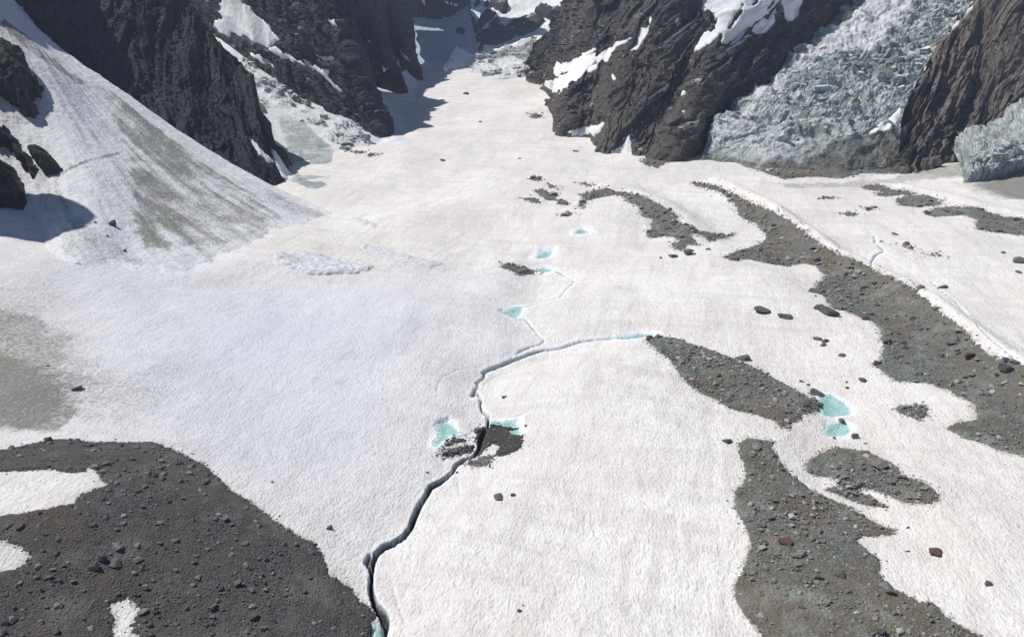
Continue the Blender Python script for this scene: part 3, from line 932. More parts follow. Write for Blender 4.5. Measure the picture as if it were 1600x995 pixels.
class Loft:
    """base line, optional middle lines, crest; goes on below the floor and down the back of the crest"""

    def __init__(s, lines, nu, nv, foot=14, back=(0, 70, -60), nback=10, bow=0.0):
        s.nu = nu
        L = [spline(pts(l), nu) for l in lines]
        L = np.array(L)
        body = spline(L, nv) if len(L) > 2 else L[0][None] + (L[1] - L[0])[None] * np.linspace(0, 1, nv)[:, None, None]
        slope = L[0] - L[1]
        slope[:, 2] = 0
        slope /= np.linalg.norm(slope, axis=1)[:, None] + 1e-9
        t = np.linspace(1, 0, 8)[:-1, None, None]
        ft = L[0][None] + t * (slope[None] * foot * 0.5 + np.array([0, 0, -foot]))
        tb = np.linspace(0, 1, nback + 1)[1:, None, None]
        bk = L[-1][None] + tb * np.array(back, float)
        if bow:
            tt = np.linspace(0, 1, nv)[:, None]
            body[:, :, 2] -= bow * 4 * tt * (1 - tt)
        s.B = np.concatenate([ft, body, bk], 0)
        s.front = slice(7, 7 + nv)
        s.nv = len(s.B)
        du = np.gradient(s.B, axis=1)
        dv = np.gradient(s.B, axis=0)
        n = np.cross(du, dv)
        n /= np.linalg.norm(n, axis=2)[:, :, None] + 1e-9
        if np.median((n * (np.array([0, 0, CAM_H]) - s.B)).sum(2)) < 0:
            n = -n
            s.flip = True
        else:
            s.flip = False
        s.N = n
        s.lo = np.zeros(s.B.shape[:2])
        s.hi = np.zeros(s.B.shape[:2])
        s.mu = np.linalg.norm(du, axis=2).mean()
        s.mv = np.linalg.norm(dv[s.front], axis=2).mean()
        s.U = np.broadcast_to(np.cumsum(np.linalg.norm(du[s.front], axis=2).mean(0))[None], s.B.shape[:2]).copy()
        s.V = np.broadcast_to(np.cumsum(np.linalg.norm(dv, axis=2).mean(1))[:, None], s.B.shape[:2]).copy()
        s.T = np.clip((np.arange(s.nv) - 7) / float(nv), 0, 1)[:, None]
        s.attrs = {}

    def flatp(s):
        return s.B.reshape(-1, 3)

    def grain(s, vec, stretch):
        v = np.array(vec, float)
        v /= np.linalg.norm(v)
        p = s.flatp()
        return p - (p @ v)[:, None] * v[None] * (1 - 1.0 / stretch)

    def points(s, extra=0.0, hi=1.0):
        return s.B + s.N * (s.lo + s.hi * hi + extra)[:, :, None]

    def build(s, name, mat, label, cat='mountain', kind='structure', smooth=True):
        P = s.points()
        q = grid_quads(s.nv, s.nu)
        if s.flip:
            q = q[:, ::-1]
        s.o = mesh_obj(name, P.reshape(-1, 3), q, mat, {k: v.ravel() for k, v in s.attrs.items()}, smooth=smooth)
        tag(s.o, label, cat, kind)
        F_ = P[s.front]
        s.proj(F_)
        return s.o

    def proj(s, P):
        x, y, z = P[..., 0], P[..., 1], P[..., 2] - CAM_H
        fw = y * CP - z * SP
        up = y * SP + z * CP
        s.px = 800 + F * x / fw
        s.py = 497.5 - F * up / fw

    def find(s, px, py):
        d = (s.px - px) ** 2 + (s.py - py) ** 2
        k = d.argmin()
        r, c = k // s.nu, k % s.nu
        return r + 7, c

    def poly(s, outline):
        """outline on the wall, in metres across and up the wall"""
        o = []
        for p in outline:
            r, c = s.find(*p)
            o.append((c * s.mu, r * s.mv))
        return np.array(o, float)

    def sd(s, outlines, amp=2.0, scale=9.0, seed=0, holes=(), margin=26.0):
        pl = [s.poly(o) for o in outlines]
        hl = [s.poly(o) for o in holes]
        allp = np.concatenate(pl)
        c0, r0 = np.maximum(0, np.floor((allp.min(0) - margin) / [s.mu, s.mv])).astype(int)
        c1, r1 = np.ceil((allp.max(0) + margin) / [s.mu, s.mv]).astype(int) + 1
        s.win = (slice(r0, min(s.nv, r1)), slice(c0, min(s.nu, c1)))
        full = np.full((s.nv, s.nu), -1e3)
        cc, rr = np.meshgrid(np.arange(s.nu)[s.win[1]] * s.mu, np.arange(s.nv)[s.win[0]] * s.mv)
        best = np.full(cc.shape, -1e3)
        for p in pl:
            best = np.maximum(best, sdist(cc, rr, p))
        for p in hl:
            best = np.minimum(best, -sdist(cc, rr, p))
        full[s.win] = best + edge_noise(cc, rr, amp * 2.2, scale, seed)
        return full

    def sheet(s, name, mat, outlines, thick, lift=0.5, amp=2.0, scale=9.0, seed=0, holes=(), hi=0.0, rough=0.0, grow=0.0, parent=True, label=None, cat=None, kind=None, ramp=3.0, rscale=14.0, attrs=None):
        full = s.sd(outlines, amp, scale, seed, holes)
        W = s.win
        sd = full[W] + grow
        t = np.where(sd > 0, lift + thick * (1 - np.exp(-np.maximum(sd, 0) / ramp)), np.maximum(-6, sd * 2.0) + lift)
        B, N = s.B[W], s.N[W]
        if rough:
            n = fbm(B.reshape(-1, 3), rscale, 5, 0.6, True, seed).reshape(sd.shape) * rough
            t = t + n * np.clip(sd / 4, 0, 1)
        P = (B + N * (s.lo[W] + s.hi[W] * hi + t)[:, :, None]).reshape(-1, 3)
        keep = (sd > -3).ravel()
        if not keep.any():
            return None
        q = grid_quads(*sd.shape)
        if s.flip:
            q = q[:, ::-1]
        at0 = {k: v[W].ravel() for k, v in s.attrs.items()}
        for k, v in (attrs or {}).items():
            at0[k] = np.full(sd.size, v)
        V, q, at_ = compact(P, q, keep, at0)
        o = mesh_obj(name, V, q, mat, at_, parent=s.o if parent else None)
        tag(o, label, cat, kind)
        return o

    def rockify(s, amp, lean, stretch, scale=60.0, seed=0, snow=()):
        sh = s.B.shape[:2]
        p = s.flatp()
        wv = np.stack([fbm(p, scale, 3, seed=seed + 5), fbm(p, scale, 3, seed=seed + 6)], 1)
        uv = np.stack([(s.U - s.V * lean).ravel(), s.V.ravel() / stretch], 1) + wv * scale * 0.2
        big = fbm(uv, scale, 2, 0.5, True, seed)
        mid = facets(uv / (scale * 0.30), seed + 1) + 0.8 * fbm(uv, scale * 0.36, 3, 0.55, True, seed + 3)
        uw = uv * np.array([1.0, 0.5 * (1 + stretch)])
        fin = facets(uw / (scale * 0.085) + wv, seed + 2) + 0.5 * facets(uw / (scale * 0.04) + wv, seed + 8) + 0.8 * fbm(p, scale * 0.12, 4, 0.65, True, seed + 4)
        s.lo = (big * amp).reshape(sh)
        s.hi = (mid * amp * 0.55 + fin * amp * 0.24).reshape(sh)
        s.proj(s.points()[s.front])
        if len(snow):
            keep = np.ones(sh)
            for ol in snow:
                sd = s.sd([ol], 0.0, 9.0, 0)
                keep[s.win] = np.minimum(keep[s.win], sstep(1.0, -5.0, sd[s.win]))
            s.hi = s.hi * (0.22 + 0.78 * keep) - 0.4 * (1 - keep)


# --- avalanche fan under the dark left wall
fan = Loft([[(-330, 378, 470), (-100, 382, 455), (0, 390, 440), (90, 404), (180, 419), (290, 436), (420, 444), (560, 440), (650, 432), (715, 424)],
            [(-330, 100, 560), (-60, 120, 552), (60, 150, 548), (160, 225, 524), (255, 290, 497), (340, 330, 480), (440, 362, 462), (540, 392, 438), (630, 404, 428), (705, 414, 415)],
            [(-330, -150, 720), (-60, -70, 680), (30, 18, 655), (110, 85, 635), (200, 148, 612), (300, 217, 584), (390, 272, 557), (490, 320, 525), (600, 362, 470), (710, 412, 420)]],
           400, 250, foot=8, back=(20, 45, -60))
_fp = fan.flatp()
_fs = fan.B.shape[:2]
fan.B[:, :, 2] -= 1.0 * np.exp(-np.arange(len(fan.B))[:, None] / 30.0)
fan.lo = (fbm(_fp, 45.0, 3, seed=4) * 1.4).reshape(_fs)
# streaks run down the fan, spreading from its head
head = P3(-20, -30, 690)
_dx, _dy = fan.B[:, :, 0] - head[0], fan.B[:, :, 1] - head[1]
ang, rad = np.arctan2(_dy, _dx), np.hypot(_dx, _dy)
uvf = np.stack([ang.ravel() * 300 / 6.0 + fbm(_fp, 40.0, 2, seed=7) * 0.5, rad.ravel() / 70.0], 1)
streak = fbm(uvf, 1.0, 5, 0.65, seed=5).reshape(_fs)
streak2 = fbm(uvf * np.array([0.3, 0.6]), 1.0, 4, 0.6, seed=15).reshape(_fs)
fan.hi = streak * 0.9 + (fbm(_fp, 5.0, 4, 0.65, seed=6) * 0.45).reshape(_fs)
fan.proj(fan.points()[fan.front])


def fan_zone(ol, strength, soft, seed=0):
    sd = fan.sd([ol], soft * 0.6, soft * 2, seed)
    return strength * sstep(-soft, soft * 0.5, sd)


dz = np.maximum.reduce([
    fan_zone([(205, 262), (215, 330), (222, 385), (300, 392), (395, 372), (420, 330), (360, 285), (290, 240), (230, 205), (180, 150), (150, 130), (175, 185)], 0.58, 7, 1),
    fan_zone([(165, 135), (240, 195), (330, 265), (420, 318), (440, 345), (330, 300), (230, 225)], 0.66, 5, 2),
    fan_zone([(203, 268), (240, 270), (290, 350), (300, 385), (225, 388), (212, 340)], 0.74, 7, 3),
    fan_zone([(380, 330), (460, 365), (530, 394), (440, 388), (390, 370)], 0.46, 6, 4),
    fan_zone([(540, 330), (590, 348), (592, 356), (560, 350)], 0.5, 3, 4),
    fan_zone([(80, 290), (140, 350), (210, 395), (170, 405), (120, 360)], 0.46, 6, 5),
    fan_zone([(5, 30), (40, 55), (80, 90), (130, 128), (126, 134), (60, 90), (0, 40)], 0.75, 2.5, 6),
    fan_zone([(95, 270), (130, 252), (165, 243), (192, 235), (192, 239), (165, 246), (132, 256), (97, 274)], 1.0, 0.6, 8),  # the crevasse: its shaded gap painted on as a dark line
    fan_zone([(-100, 0), (100, 100), (500, 330), (690, 412), (420, 436), (180, 412), (-100, 360)], 0.34, 10, 7)])
mott = fbm(_fp, 14.0, 4, 0.6, seed=41).reshape(_fs)
dz = np.clip(dz * (1.12 + 1.0 * streak + 1.0 * streak2 + 0.9 * mott) + 0.16 * np.maximum(streak, 0), 0, 1)
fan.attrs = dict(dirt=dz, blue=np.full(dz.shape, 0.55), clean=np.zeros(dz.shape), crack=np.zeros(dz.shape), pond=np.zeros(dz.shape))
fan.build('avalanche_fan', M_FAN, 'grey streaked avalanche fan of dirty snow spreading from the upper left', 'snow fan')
fan.sheet('rock_outcrop', M_ROUT, [[(-90, 60), (0, 80), (20, 84), (40, 100), (50, 125), (65, 140), (56, 160), (60, 190), (40, 180), (20, 165), (0, 152), (-90, 150)]], 15, seed=3, rough=6.0, ramp=7, parent=False, amp=3.0,
          label='olive brown rock outcrop jutting from the snow at the upper left edge', cat='rock outcrop')
fan.sheet('rock_outcrop', M_ROUT, [[(-120, 235), (0, 258), (15, 262), (35, 285), (40, 305), (38, 325), (22, 335), (30, 345), (12, 348), (-120, 340)]], 30, seed=4, rough=6.0, ramp=9, parent=False, amp=3.0,
          label='lower dark rock outcrop at the left edge above the shaded hollow', cat='rock outcrop')
fan.sheet('rock_outcrop', M_ROUT, [[(52, 238), (75, 243), (97, 265), (92, 274), (70, 272), (56, 258)]], 14, seed=5, rough=4.0, ramp=4, parent=False,
          label='small dark rock knob at the end of the crevasse line on the fan', cat='rock outcrop')
fan.sheet('rock_outcrop', M_ROUT, [[(-30, 190), (8, 203), (30, 222), (60, 266), (50, 278), (18, 236), (-30, 216)]], 10, seed=6, rough=4.0, ramp=4, parent=False,
          label='narrow dark rock rib between the two outcrops at the left edge', cat='rock outcrop')
for k, ol in enumerate([[(420, 402), (440, 399), (500, 404), (560, 412), (590, 425), (560, 433), (480, 432), (430, 420)]]):
    fan.sheet('avalanche_tongue', M_FAN, [ol], 1.4, lift=1.3, amp=1.5, scale=6, seed=20 + k, hi=1.0, rough=1.6, parent=False, rscale=5.0, 
              label='lumpy avalanche tongue with coarse snow blocks at the fan foot', cat='snow tongue')

# --- dark left wall
lw = Loft([[(-330, -60, 745), (-60, -20, 720), (30, 40, 690), (110, 105, 665), (200, 170, 640), (290, 235, 605), (350, 262, 598), (400, 285, 590), (440, 296, 600), (455, 290, 640), (462, 280, 690)],
           [(-330, -330, 800), (60, -160, 790), (170, -100, 770), (240, -45, 755), (292, 18, 740), (340, 72, 720), (378, 106, 700), (392, 165, 675), (415, 212, 660), (435, 245, 665), (450, 268, 690)]],
          310, 210, back=(10, 60, -130), foot=20)
LW_SNOW = [[(386, 205), (398, 222), (415, 240), (428, 252), (420, 255), (400, 236)], [(425, 232), (440, 250), (470, 268), (486, 280), (470, 290), (440, 280), (430, 258)]]
lw.rockify(6.0, -0.5, 2.2, 60, 21, LW_SNOW)
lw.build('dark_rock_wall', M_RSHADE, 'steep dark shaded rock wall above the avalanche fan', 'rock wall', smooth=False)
lw.sheet('snow_patch', M_WSNOW, [[(386, 205), (398, 222), (415, 240), (428, 252), (420, 255), (400, 236)]], 1.0, seed=2)
lw.sheet('snow_patch', M_WSNOW, [[(425, 232), (440, 250), (470, 268), (486, 280), (470, 290), (440, 280), (430, 258)]], 1.0, seed=3)
lw.sheet('snow_patch', M_WSNOW, [[(-10, -8), (10, 0), (36, 10), (30, 14), (5, 8), (-20, 5)]], 1.0, seed=3)

ls = Loft([[(-1100, 330, 330), (-700, 330, 420), (-420, 300, 480), (-260, 240, 540), (-150, 170, 600), (-80, 90, 650), (-30, 20, 700)],
           [(-1300, -250, 420), (-900, -260, 510), (-620, -270, 560), (-400, -300, 610), (-220, -330, 670), (-90, -330, 730), (-40, -280, 800)]],
          140, 110, back=(-60, 60, -120), foot=20)
ls.rockify(7.0, -0.3, 2.5, 70, 26)
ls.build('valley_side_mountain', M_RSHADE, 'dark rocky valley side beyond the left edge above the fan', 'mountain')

cx_, cy_ = np.meshgrid(np.linspace(-500, -322, 80), np.linspace(430, 545, 60))  # unseen crag, added and shaped to cast its shadow on the fan
cz_ = 228 * np.exp(-((cx_ + 378) / 50) ** 4 - ((cy_ - 470) / 28) ** 4) - 12
cz_ += (fbm(np.stack([cx_.ravel(), cy_.ravel(), cz_.ravel() * 0.5], 1), 30.0, 4, 0.55, True, 27) * 7).reshape(cx_.shape)
crag = mesh_obj('shadow_crag', np.stack([cx_, cy_, cz_ + ground(cx_, cy_) * 0.5], -1).reshape(-1, 3), grid_quads(60, 80), M_ROUT, smooth=False)
tag(crag, 'unseen rock crag added beyond the left edge to shade the foot of the fan', 'rock crag', 'structure')

# --- icefall between the two left walls
def seracs(L, cell, amp, seed, ustretch=1.0, mask=None, sharp=0.16, taper=0.16):
    """broken ice: crossing crevasses, tilted blocks and finer rubble"""
    sh = L.B.shape[:2]
    p = L.flatp()
    uv = np.stack([L.U.ravel() / (cell * ustretch), L.V.ravel() / cell], 1)
    wv = np.stack([fbm(uv, 3.0, 3, seed=seed), fbm(uv, 3.0, 3, seed=seed + 1)], 1) * 1.6
    f1, f2, idn = cellular(uv + wv, seed)
    gap = sstep(0.0, sharp * 1.6, f2 - f1)
    rid = fbm(p, cell * 1.7, 5, 0.62, True, seed + 2)
    rid2 = fbm(p + wv[:, :1] * cell, cell * 0.55, 4, 0.62, True, seed + 4)
    tilt = (idn - 0.5) * 1.1 * gap - (1 - gap) * 0.35
    h = 0.85 * rid + 0.42 * rid2 + 0.55 * tilt
    m = 1.0 if mask is None else mask.ravel()
    L.hi = L.hi + (h * amp * 0.62 * m).reshape(sh) * sstep(0.0, taper, L.T + 0.06 * fbm(p, 30.0, 2, seed=seed + 9).reshape(sh))
    L.attrs['cleft'] = np.clip((sstep(0.05, -0.75, h) * 0.85 + 0.35 * (1 - gap)) * m, 0, 1).reshape(sh)


SERAC_MESH = []


def serac_mesh(k):
    if not SERAC_MESH:
        for q in range(10):
            r = np.random.RandomState(500 + q)
            bm = bmesh.new()
            bmesh.ops.create_cube(bm, size=2.0)
            bmesh.ops.subdivide_edges(bm, edges=bm.edges[:], cuts=1, use_grid_fill=True)
            V = np.array([v.co for v in bm.verts])
            V += r.normal(size=V.shape) * 0.16
            for _ in range(4):
                n = r.normal(size=3)
                n /= np.linalg.norm(n)
                V -= np.maximum(V @ n - r.uniform(0.65, 1.0), 0)[:, None] * n[None]
            for v, p in zip(bm.verts, V):
                v.co = p
            bmesh.ops.triangulate(bm, faces=bm.faces[:])
            me = bpy.data.meshes.new('serac')
            bm.to_mesh(me)
            bm.free()
            me.materials.append(M_SERAC)
            SERAC_MESH.append(me)
    return SERAC_MESH[k % 10]


def serac_blocks(L, count, lo, hi, weight, seed):
    """single blocks standing up out of the broken ice, each a part of its icefall"""
    r = np.random.RandomState(seed)
    P = L.points()
    wt = np.clip(weight, 0, None)[L.front].ravel()
    idx = r.choice(len(wt), count, replace=False, p=wt / wt.sum())
    for k, i in enumerate(idx):
        p = P[L.front].reshape(-1, 3)[i]
        sz = r.uniform(lo, hi) * (0.6 + 0.8 * r.rand() ** 2)
        o = bpy.data.objects.new('serac', serac_mesh(k))
        COL.objects.link(o)
        o.parent = L.o
        o.location = (p[0], p[1], p[2] + sz * 0.1)
        o.scale = (sz * r.uniform(0.7, 1.5), sz * r.uniform(0.5, 0.9), sz * r.uniform(0.6, 1.15))
        o.rotation_euler = (r.normal() * 0.22, r.normal() * 0.22, r.uniform(-0.6, 0.6))


il = Loft([[(250, 120, 800), (330, 150, 760), (400, 235, 690), (430, 290), (480, 300), (530, 290), (600, 265), (650, 250)],
           [(270, 60, 950), (340, 100, 880), (420, 190, 790), (470, 215, 760), (520, 230, 740), (560, 238, 735), (610, 240, 735), (660, 242, 735)],
           [(280, -10, 1060), (316, 38, 1010), (360, 72, 950), (410, 110, 905), (460, 147, 865), (525, 177, 830), (590, 212, 800), (665, 238, 745)]],
          290, 210, foot=3, back=(0, 60, -30))
il.attrs = {}
il.lo = (fbm(il.flatp(), 50.0, 3, seed=8) * 2.5).reshape(il.B.shape[:2])
il.proj(il.points()[il.front])
im = np.clip(sstep(-6, 4, il.sd([[(375, 100), (400, 105), (440, 135), (500, 165), (560, 195), (590, 215), (570, 232), (540, 238), (500, 210), (440, 165), (385, 155), (375, 125)]], 4, 12, 3))
             + 0.25 * sstep(-6, 4, il.sd([[(315, 40), (400, 95), (390, 110), (340, 75)]], 4, 12, 4)), 0, 1)
pat = fbm(il.flatp(), 28.0, 3, seed=33).reshape(im.shape)
il.lo = il.lo * sstep(0.0, 0.15, il.T) - 3.0 * (1 - sstep(0.0, 0.12, il.T))
seracs(il, 8.0, 6.5, 5, 1.3, im * sstep(-0.15, 0.3, pat))
il.attrs['snowy'] = np.full(im.shape, 1.0)
bl = sstep(-8, 4, il.sd([[(430, 185), (470, 190), (510, 225), (520, 255), (505, 290), (480, 300), (450, 240)]], 3, 12, 5))
il.attrs['snowy'] = (1.0 - 0.75 * bl) * (1 - 0.6 * il.attrs['cleft'])
il.attrs['grime'] = np.zeros(im.shape)
il.build('icefall', M_ICE, 'snowy crevassed icefall descending between the two dark left walls', 'icefall', smooth=False)
serac_blocks(il, 70, 1.6, 3.6, im * sstep(-0.1, 0.2, pat) + 1e-6, 61)

# --- second left wall with snow patches
def wall(name, label, lines, nu, nv, mat, amp, grain, stretch, scale, seed, back=(0, 70, -80), foot=14, snow=()):
    L = Loft(lines, nu, nv, back=back, foot=foot)
    L.rockify(amp, grain, stretch, scale, seed, snow)
    L.build(name, mat, label, 'rock wall', smooth=False)
    return L


D1_SNOW = [
        [(345, 8), (360, -30), (376, -30), (380, 8), (390, 9), (393, 20), (408, 31), (421, 38), (426, 48), (439, 65), (426, 68), (421, 75), (405, 70), (388, 60), (365, 53), (360, 60), (343, 51), (330, 41), (343, 28)],
        [(418, 75), (431, 74), (451, 85), (471, 97), (491, 112), (476, 103), (451, 93), (428, 84)],
        [(468, 90), (486, 100), (501, 108), (515, 110), (514, 120), (526, 133), (536, 143), (531, 146), (514, 128), (501, 116), (486, 107)],
        [(487, 83), (501, 88), (521, 88), (524, 93), (508, 97)],
        [(510, 29), (521, 31), (527, 41), (519, 41)],
        [(569, 100), (581, 110), (574, 110)],
        [(390, 82), (410, 88), (428, 104), (415, 102), (400, 95)]]
d1 = wall('shaded_rock_wall', 'tall shaded rock wall with grey snowfields beyond the left icefall',
          [[(250, 0, 1060), (290, 22, 1040), (330, 48, 1000), (400, 102, 925), (450, 145, 880), (520, 172, 840), (575, 196, 812), (597, 205, 802), (590, 180, 850), (574, 152, 920), (556, 124, 1000), (546, 106, 1060)],
           [(250, -210, 1110), (290, -210, 1090), (340, -200, 1050), (390, -160, 995), (420, -120, 950), (445, -95, 925), (468, -95, 905), (486, -85, 908), (496, -70, 935), (505, -70, 985), (520, -95, 1050), (530, -95, 1110)]],
          320, 220, M_RFAR, 8, -0.3, 1.9, 75, 30, snow=D1_SNOW)
for k, ol in enumerate(D1_SNOW):
    d1.sheet('snow_patch', M_WSNOW, [ol], 0.6, lift=0.6, amp=2.2, scale=8, seed=k, hi=0.5, ramp=2.0)

d2 = wall('rock_buttress', 'shaded rock buttress with a pointed foot above the shadowed snow apron',
          [[(535, 98, 1090), (565, 118, 1080), (600, 148, 1072), (628, 146, 1072), (620, 118, 1150), (611, 95, 1250), (606, 82, 1300)],
           [(495, -60, 1150), (515, -45, 1140), (535, -25, 1125), (552, -10, 1120), (566, -14, 1185), (582, -30, 1260), (596, -50, 1330)]],
          120, 200, M_RFAR, 5, -0.2, 2.5, 55, 31)
for k, ol in enumerate([[(595, 99), (606, 105), (599, 113)], [(572, 60), (580, 62), (582, 70), (575, 68)]]):
    d2.sheet('snow_patch', M_WSNOW, [ol], 1.2, lift=1.5, amp=1.0, seed=k)
d3 = wall('rock_buttress', 'farther shaded rock buttress beside the shadowed blue snow cirque',
          [[(590, 76, 1330), (616, 106, 1290), (638, 123, 1265), (654, 120, 1265), (649, 104, 1350), (645, 85, 1450), (640, 28, 1640)],
           [(570, -50, 1390), (583, -40, 1360), (594, -22, 1340), (604, -14, 1340), (616, -40, 1430), (628, -100, 1550), (634, -165, 1720)]],
          120, 200, M_RFAR, 5, -0.2, 2.5, 55, 32)
for k, ol in enumerate([[(622, 75), (632, 82), (640, 95), (630, 92)], [(612, 92), (622, 92), (625, 105), (618, 112)]]):
    d3.sheet('snow_patch', M_WSNOW, [ol], 1.2, lift=1.5, amp=1.0, seed=k + 4)

# --- snow apron under the shaded walls
ap = Loft([[(580, 214), (620, 228), (660, 236), (686, 222), (690, 185), (682, 155), (668, 130), (658, 114)],
           [(520, 100, 1080), (552, 118, 1040), (585, 134, 1070), (606, 138, 1085), (622, 134, 1110), (628, 115, 1210), (638, 105, 1300), (645, 90, 1420)]],
          200, 160, foot=8, back=(-20, 40, -10), bow=7.0)
ap.B[:, :, 2] -= 0.8 * np.exp(-np.arange(len(ap.B))[:, None] / 20.0)
ap.hi = (fbm(ap.flatp(), 14.0, 4, seed=9) * 0.8).reshape(ap.B.shape[:2])
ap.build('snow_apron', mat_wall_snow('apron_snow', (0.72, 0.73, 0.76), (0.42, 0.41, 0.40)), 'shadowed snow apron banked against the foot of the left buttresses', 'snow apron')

# --- head of the valley
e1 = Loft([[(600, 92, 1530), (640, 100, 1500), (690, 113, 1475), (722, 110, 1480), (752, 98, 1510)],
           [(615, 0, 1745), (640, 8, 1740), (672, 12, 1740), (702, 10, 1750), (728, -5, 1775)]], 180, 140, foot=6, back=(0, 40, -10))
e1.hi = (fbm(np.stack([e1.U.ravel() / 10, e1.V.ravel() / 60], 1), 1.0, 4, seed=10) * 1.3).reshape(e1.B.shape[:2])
e1.build('snow_cirque', mat_wall_snow('shade_toned_snow', (0.46, 0.50, 0.58), (0.36, 0.39, 0.46)), 'blue shadowed snow cirque at the head of the valley', 'snow cirque')  # darker, bluer snow: the cirque's shade is put into its colour
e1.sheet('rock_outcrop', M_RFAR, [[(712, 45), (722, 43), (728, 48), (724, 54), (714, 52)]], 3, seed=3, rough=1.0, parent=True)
e1.sheet('rock_outcrop', M_RFAR, [[(716, 88), (730, 84), (735, 95), (722, 99)]], 2, seed=4, rough=1.0, parent=True)
e1r = wall('headwall', 'dark rock headwall above the blue shadowed cirque',
           [[(560, 25, 1680), (600, 28, 1690), (640, 33, 1690), (672, 38, 1695), (702, 36, 1705), (722, 22, 1730), (728, -10, 1790), (730, -40, 1830)],
            [(560, -260, 1740), (600, -270, 1740), (640, -260, 1750), (672, -240, 1750), (690, -130, 1760), (702, -90, 1800), (708, -70, 1850), (712, -60, 1900)]],
           170, 150, M_RFAR, 8, -0.2, 2.5, 70, 34)
for k, ol in enumerate([[(655, -5), (668, 3), (675, 10), (668, 9), (660, 2)], [(690, 0), (705, 4), (716, 8), (705, 8)]]):
    e1r.sheet('snow_patch', M_WSNOW, [ol], 1.2, lift=2.0, amp=1.0, seed=k + 4)
e2 = Loft([[(690, 112), (748, 96, 1520), (800, 88, 1560), (850, 70, 1600), (900, 40, 1640)],
           [(724, 40, 1740), (760, 40, 1740), (810, 30, 1760), (860, 15, 1780), (915, 0, 1800)],
           [(724, -80, 2150), (765, -80, 2150), (815, -80, 2150), (865, -80, 2150), (930, -80, 2150)]], 180, 150, foot=10, back=(0, 120, -100))
e2.lo = (fbm(e2.flatp(), 90.0, 3, 0.5, True, 11) * 8).reshape(e2.B.shape[:2])
e2.hi = (fbm(e2.grain((0.1, -0.5, -0.8), 4), 18.0, 3, seed=12) * 1.5).reshape(e2.B.shape[:2])
e2.build('snow_peak', M_WSNOW, 'sunlit snow face with dark rock ribs closing the head of the valley', 'snow face')
for k, ol in enumerate([
        [(765, 10), (770, -30), (785, -30), (794, 10), (791, 20), (783, 21), (770, 13)],
        [(724, 34), (742, 31), (744, 39), (737, 54), (733, 49)],
        [(736, 57), (744, 45), (750, 29), (759, 18), (776, 23), (767, 32), (754, 41), (741, 55)],
        [(741, 62), (747, 54), (760, 50), (775, 41), (791, 47), (799, 39), (815, 32), (835, 26), (851, 32), (843, 42), (819, 55), (806, 55), (786, 68), (760, 70), (744, 68)],
        [(835, 20), (846, 11), (867, 15), (880, 15), (890, 10), (886, 21), (867, 24), (858, 31), (850, 28)],
        [(765, 39), (778, 29), (783, 34), (775, 39)],
        [(744, 80), (750, 74), (757, 76), (752, 80)],
        [(757, 8), (763, 2), (766, 8), (760, 13)], [(726, 22), (734, 18), (736, 25), (729, 27)], [(740, 8), (748, 0), (750, 5), (743, 12)]]):
    e2.sheet('rock_rib', M_RFAR, [ol], 6, lift=2.0, amp=3.0, scale=12, seed=50 + k, hi=1.0, rough=4.0)
ke = Loft([[(728, 116), (770, 122), (805, 122), (842, 116)],
           [(742, 100, 1440), (775, 94, 1430), (806, 90, 1400), (836, 80, 1380)],
           [(748, 89, 1500), (785, 80, 1500), (812, 74, 1480), (840, 58, 1460)]], 160, 110, foot=4, back=(0, 60, -8))
ke.attrs = {}
pk = fbm(ke.flatp(), 25.0, 3, seed=35).reshape(ke.B.shape[:2])
seracs(ke, 9.0, 7.0, 9, 1.0, sstep(-0.35, 0.1, pk))
ke.attrs['snowy'] = np.full(ke.B.shape[:2], 1.0)
ke.proj(ke.points()[ke.front])
ke.attrs['grime'] = 0.75 * sstep(-4, 4, ke.sd([[(748, 91), (780, 80), (815, 71), (838, 58), (842, 100), (828, 110), (815, 96), (800, 88), (770, 97)]], 4, 10, 3))
ke.build('icefall', M_ICE, 'small broken icefall step at the head of the upper glacier', 'icefall', smooth=False)
serac_blocks(ke, 45, 3.0, 5.5, np.ones(ke.B.shape[:2]), 62)

# --- right wall
gul = [
    [(845, 131), (856, 138), (868, 160), (873, 148), (893, 133), (908, 121), (918, 108), (933, 94), (928, 90), (910, 100), (890, 112), (870, 124)],
    [(933, 93), (950, 78), (971, 60), (987, 50), (987, 54), (976, 65), (956, 83), (947, 97), (944, 92), (936, 98)],
    [(961, 97), (971, 83), (991, 65), (1001, 45), (1008, 48), (1015, 41), (1011, 53), (1001, 70), (981, 84)],
    [(866, 103), (875, 95), (878, 103), (895, 97), (910, 88), (930, 85), (915, 97), (900, 108), (878, 113), (869, 118)],
    [(910, 85), (930, 73), (928, 78), (914, 87)],
    [(918, 112), (932, 102), (934, 106), (924, 112)],
    [(1141, 70), (1168, 46), (1162, 58), (1149, 68)],
    [(1175, 45), (1192, 30), (1199, 33), (1212, 13), (1217, 18), (1209, 38), (1199, 50), (1184, 52)],
    [(1222, -25), (1250, -25), (1252, 5), (1247, 25), (1237, 33), (1231, 33), (1227, 18), (1222, 0)],
    [(1056, 31), (1061, 27), (1062, 31), (1057, 37)],
    [(1014, 33), (1017, 27), (1019, 31), (1016, 37)],
    [(955, 122), (958, 114), (962, 122), (959, 126)],
    [(984, 158), (988, 156), (988, 160), (985, 161)],
    [(1064, 174), (1068, 170), (1073, 173), (1068, 178)],
    [(1063, 149), (1068, 142), (1072, 146), (1068, 149)],
    [(1126, 187), (1134, 180), (1146, 176), (1140, 181), (1130, 187)],
    [(883, 210), (900, 203), (920, 196), (930, 198), (943, 193), (937, 205), (928, 213), (915, 216), (900, 217)],
    [(955, 240), (972, 225), (983, 213), (986, 230), (990, 246), (970, 246)]]
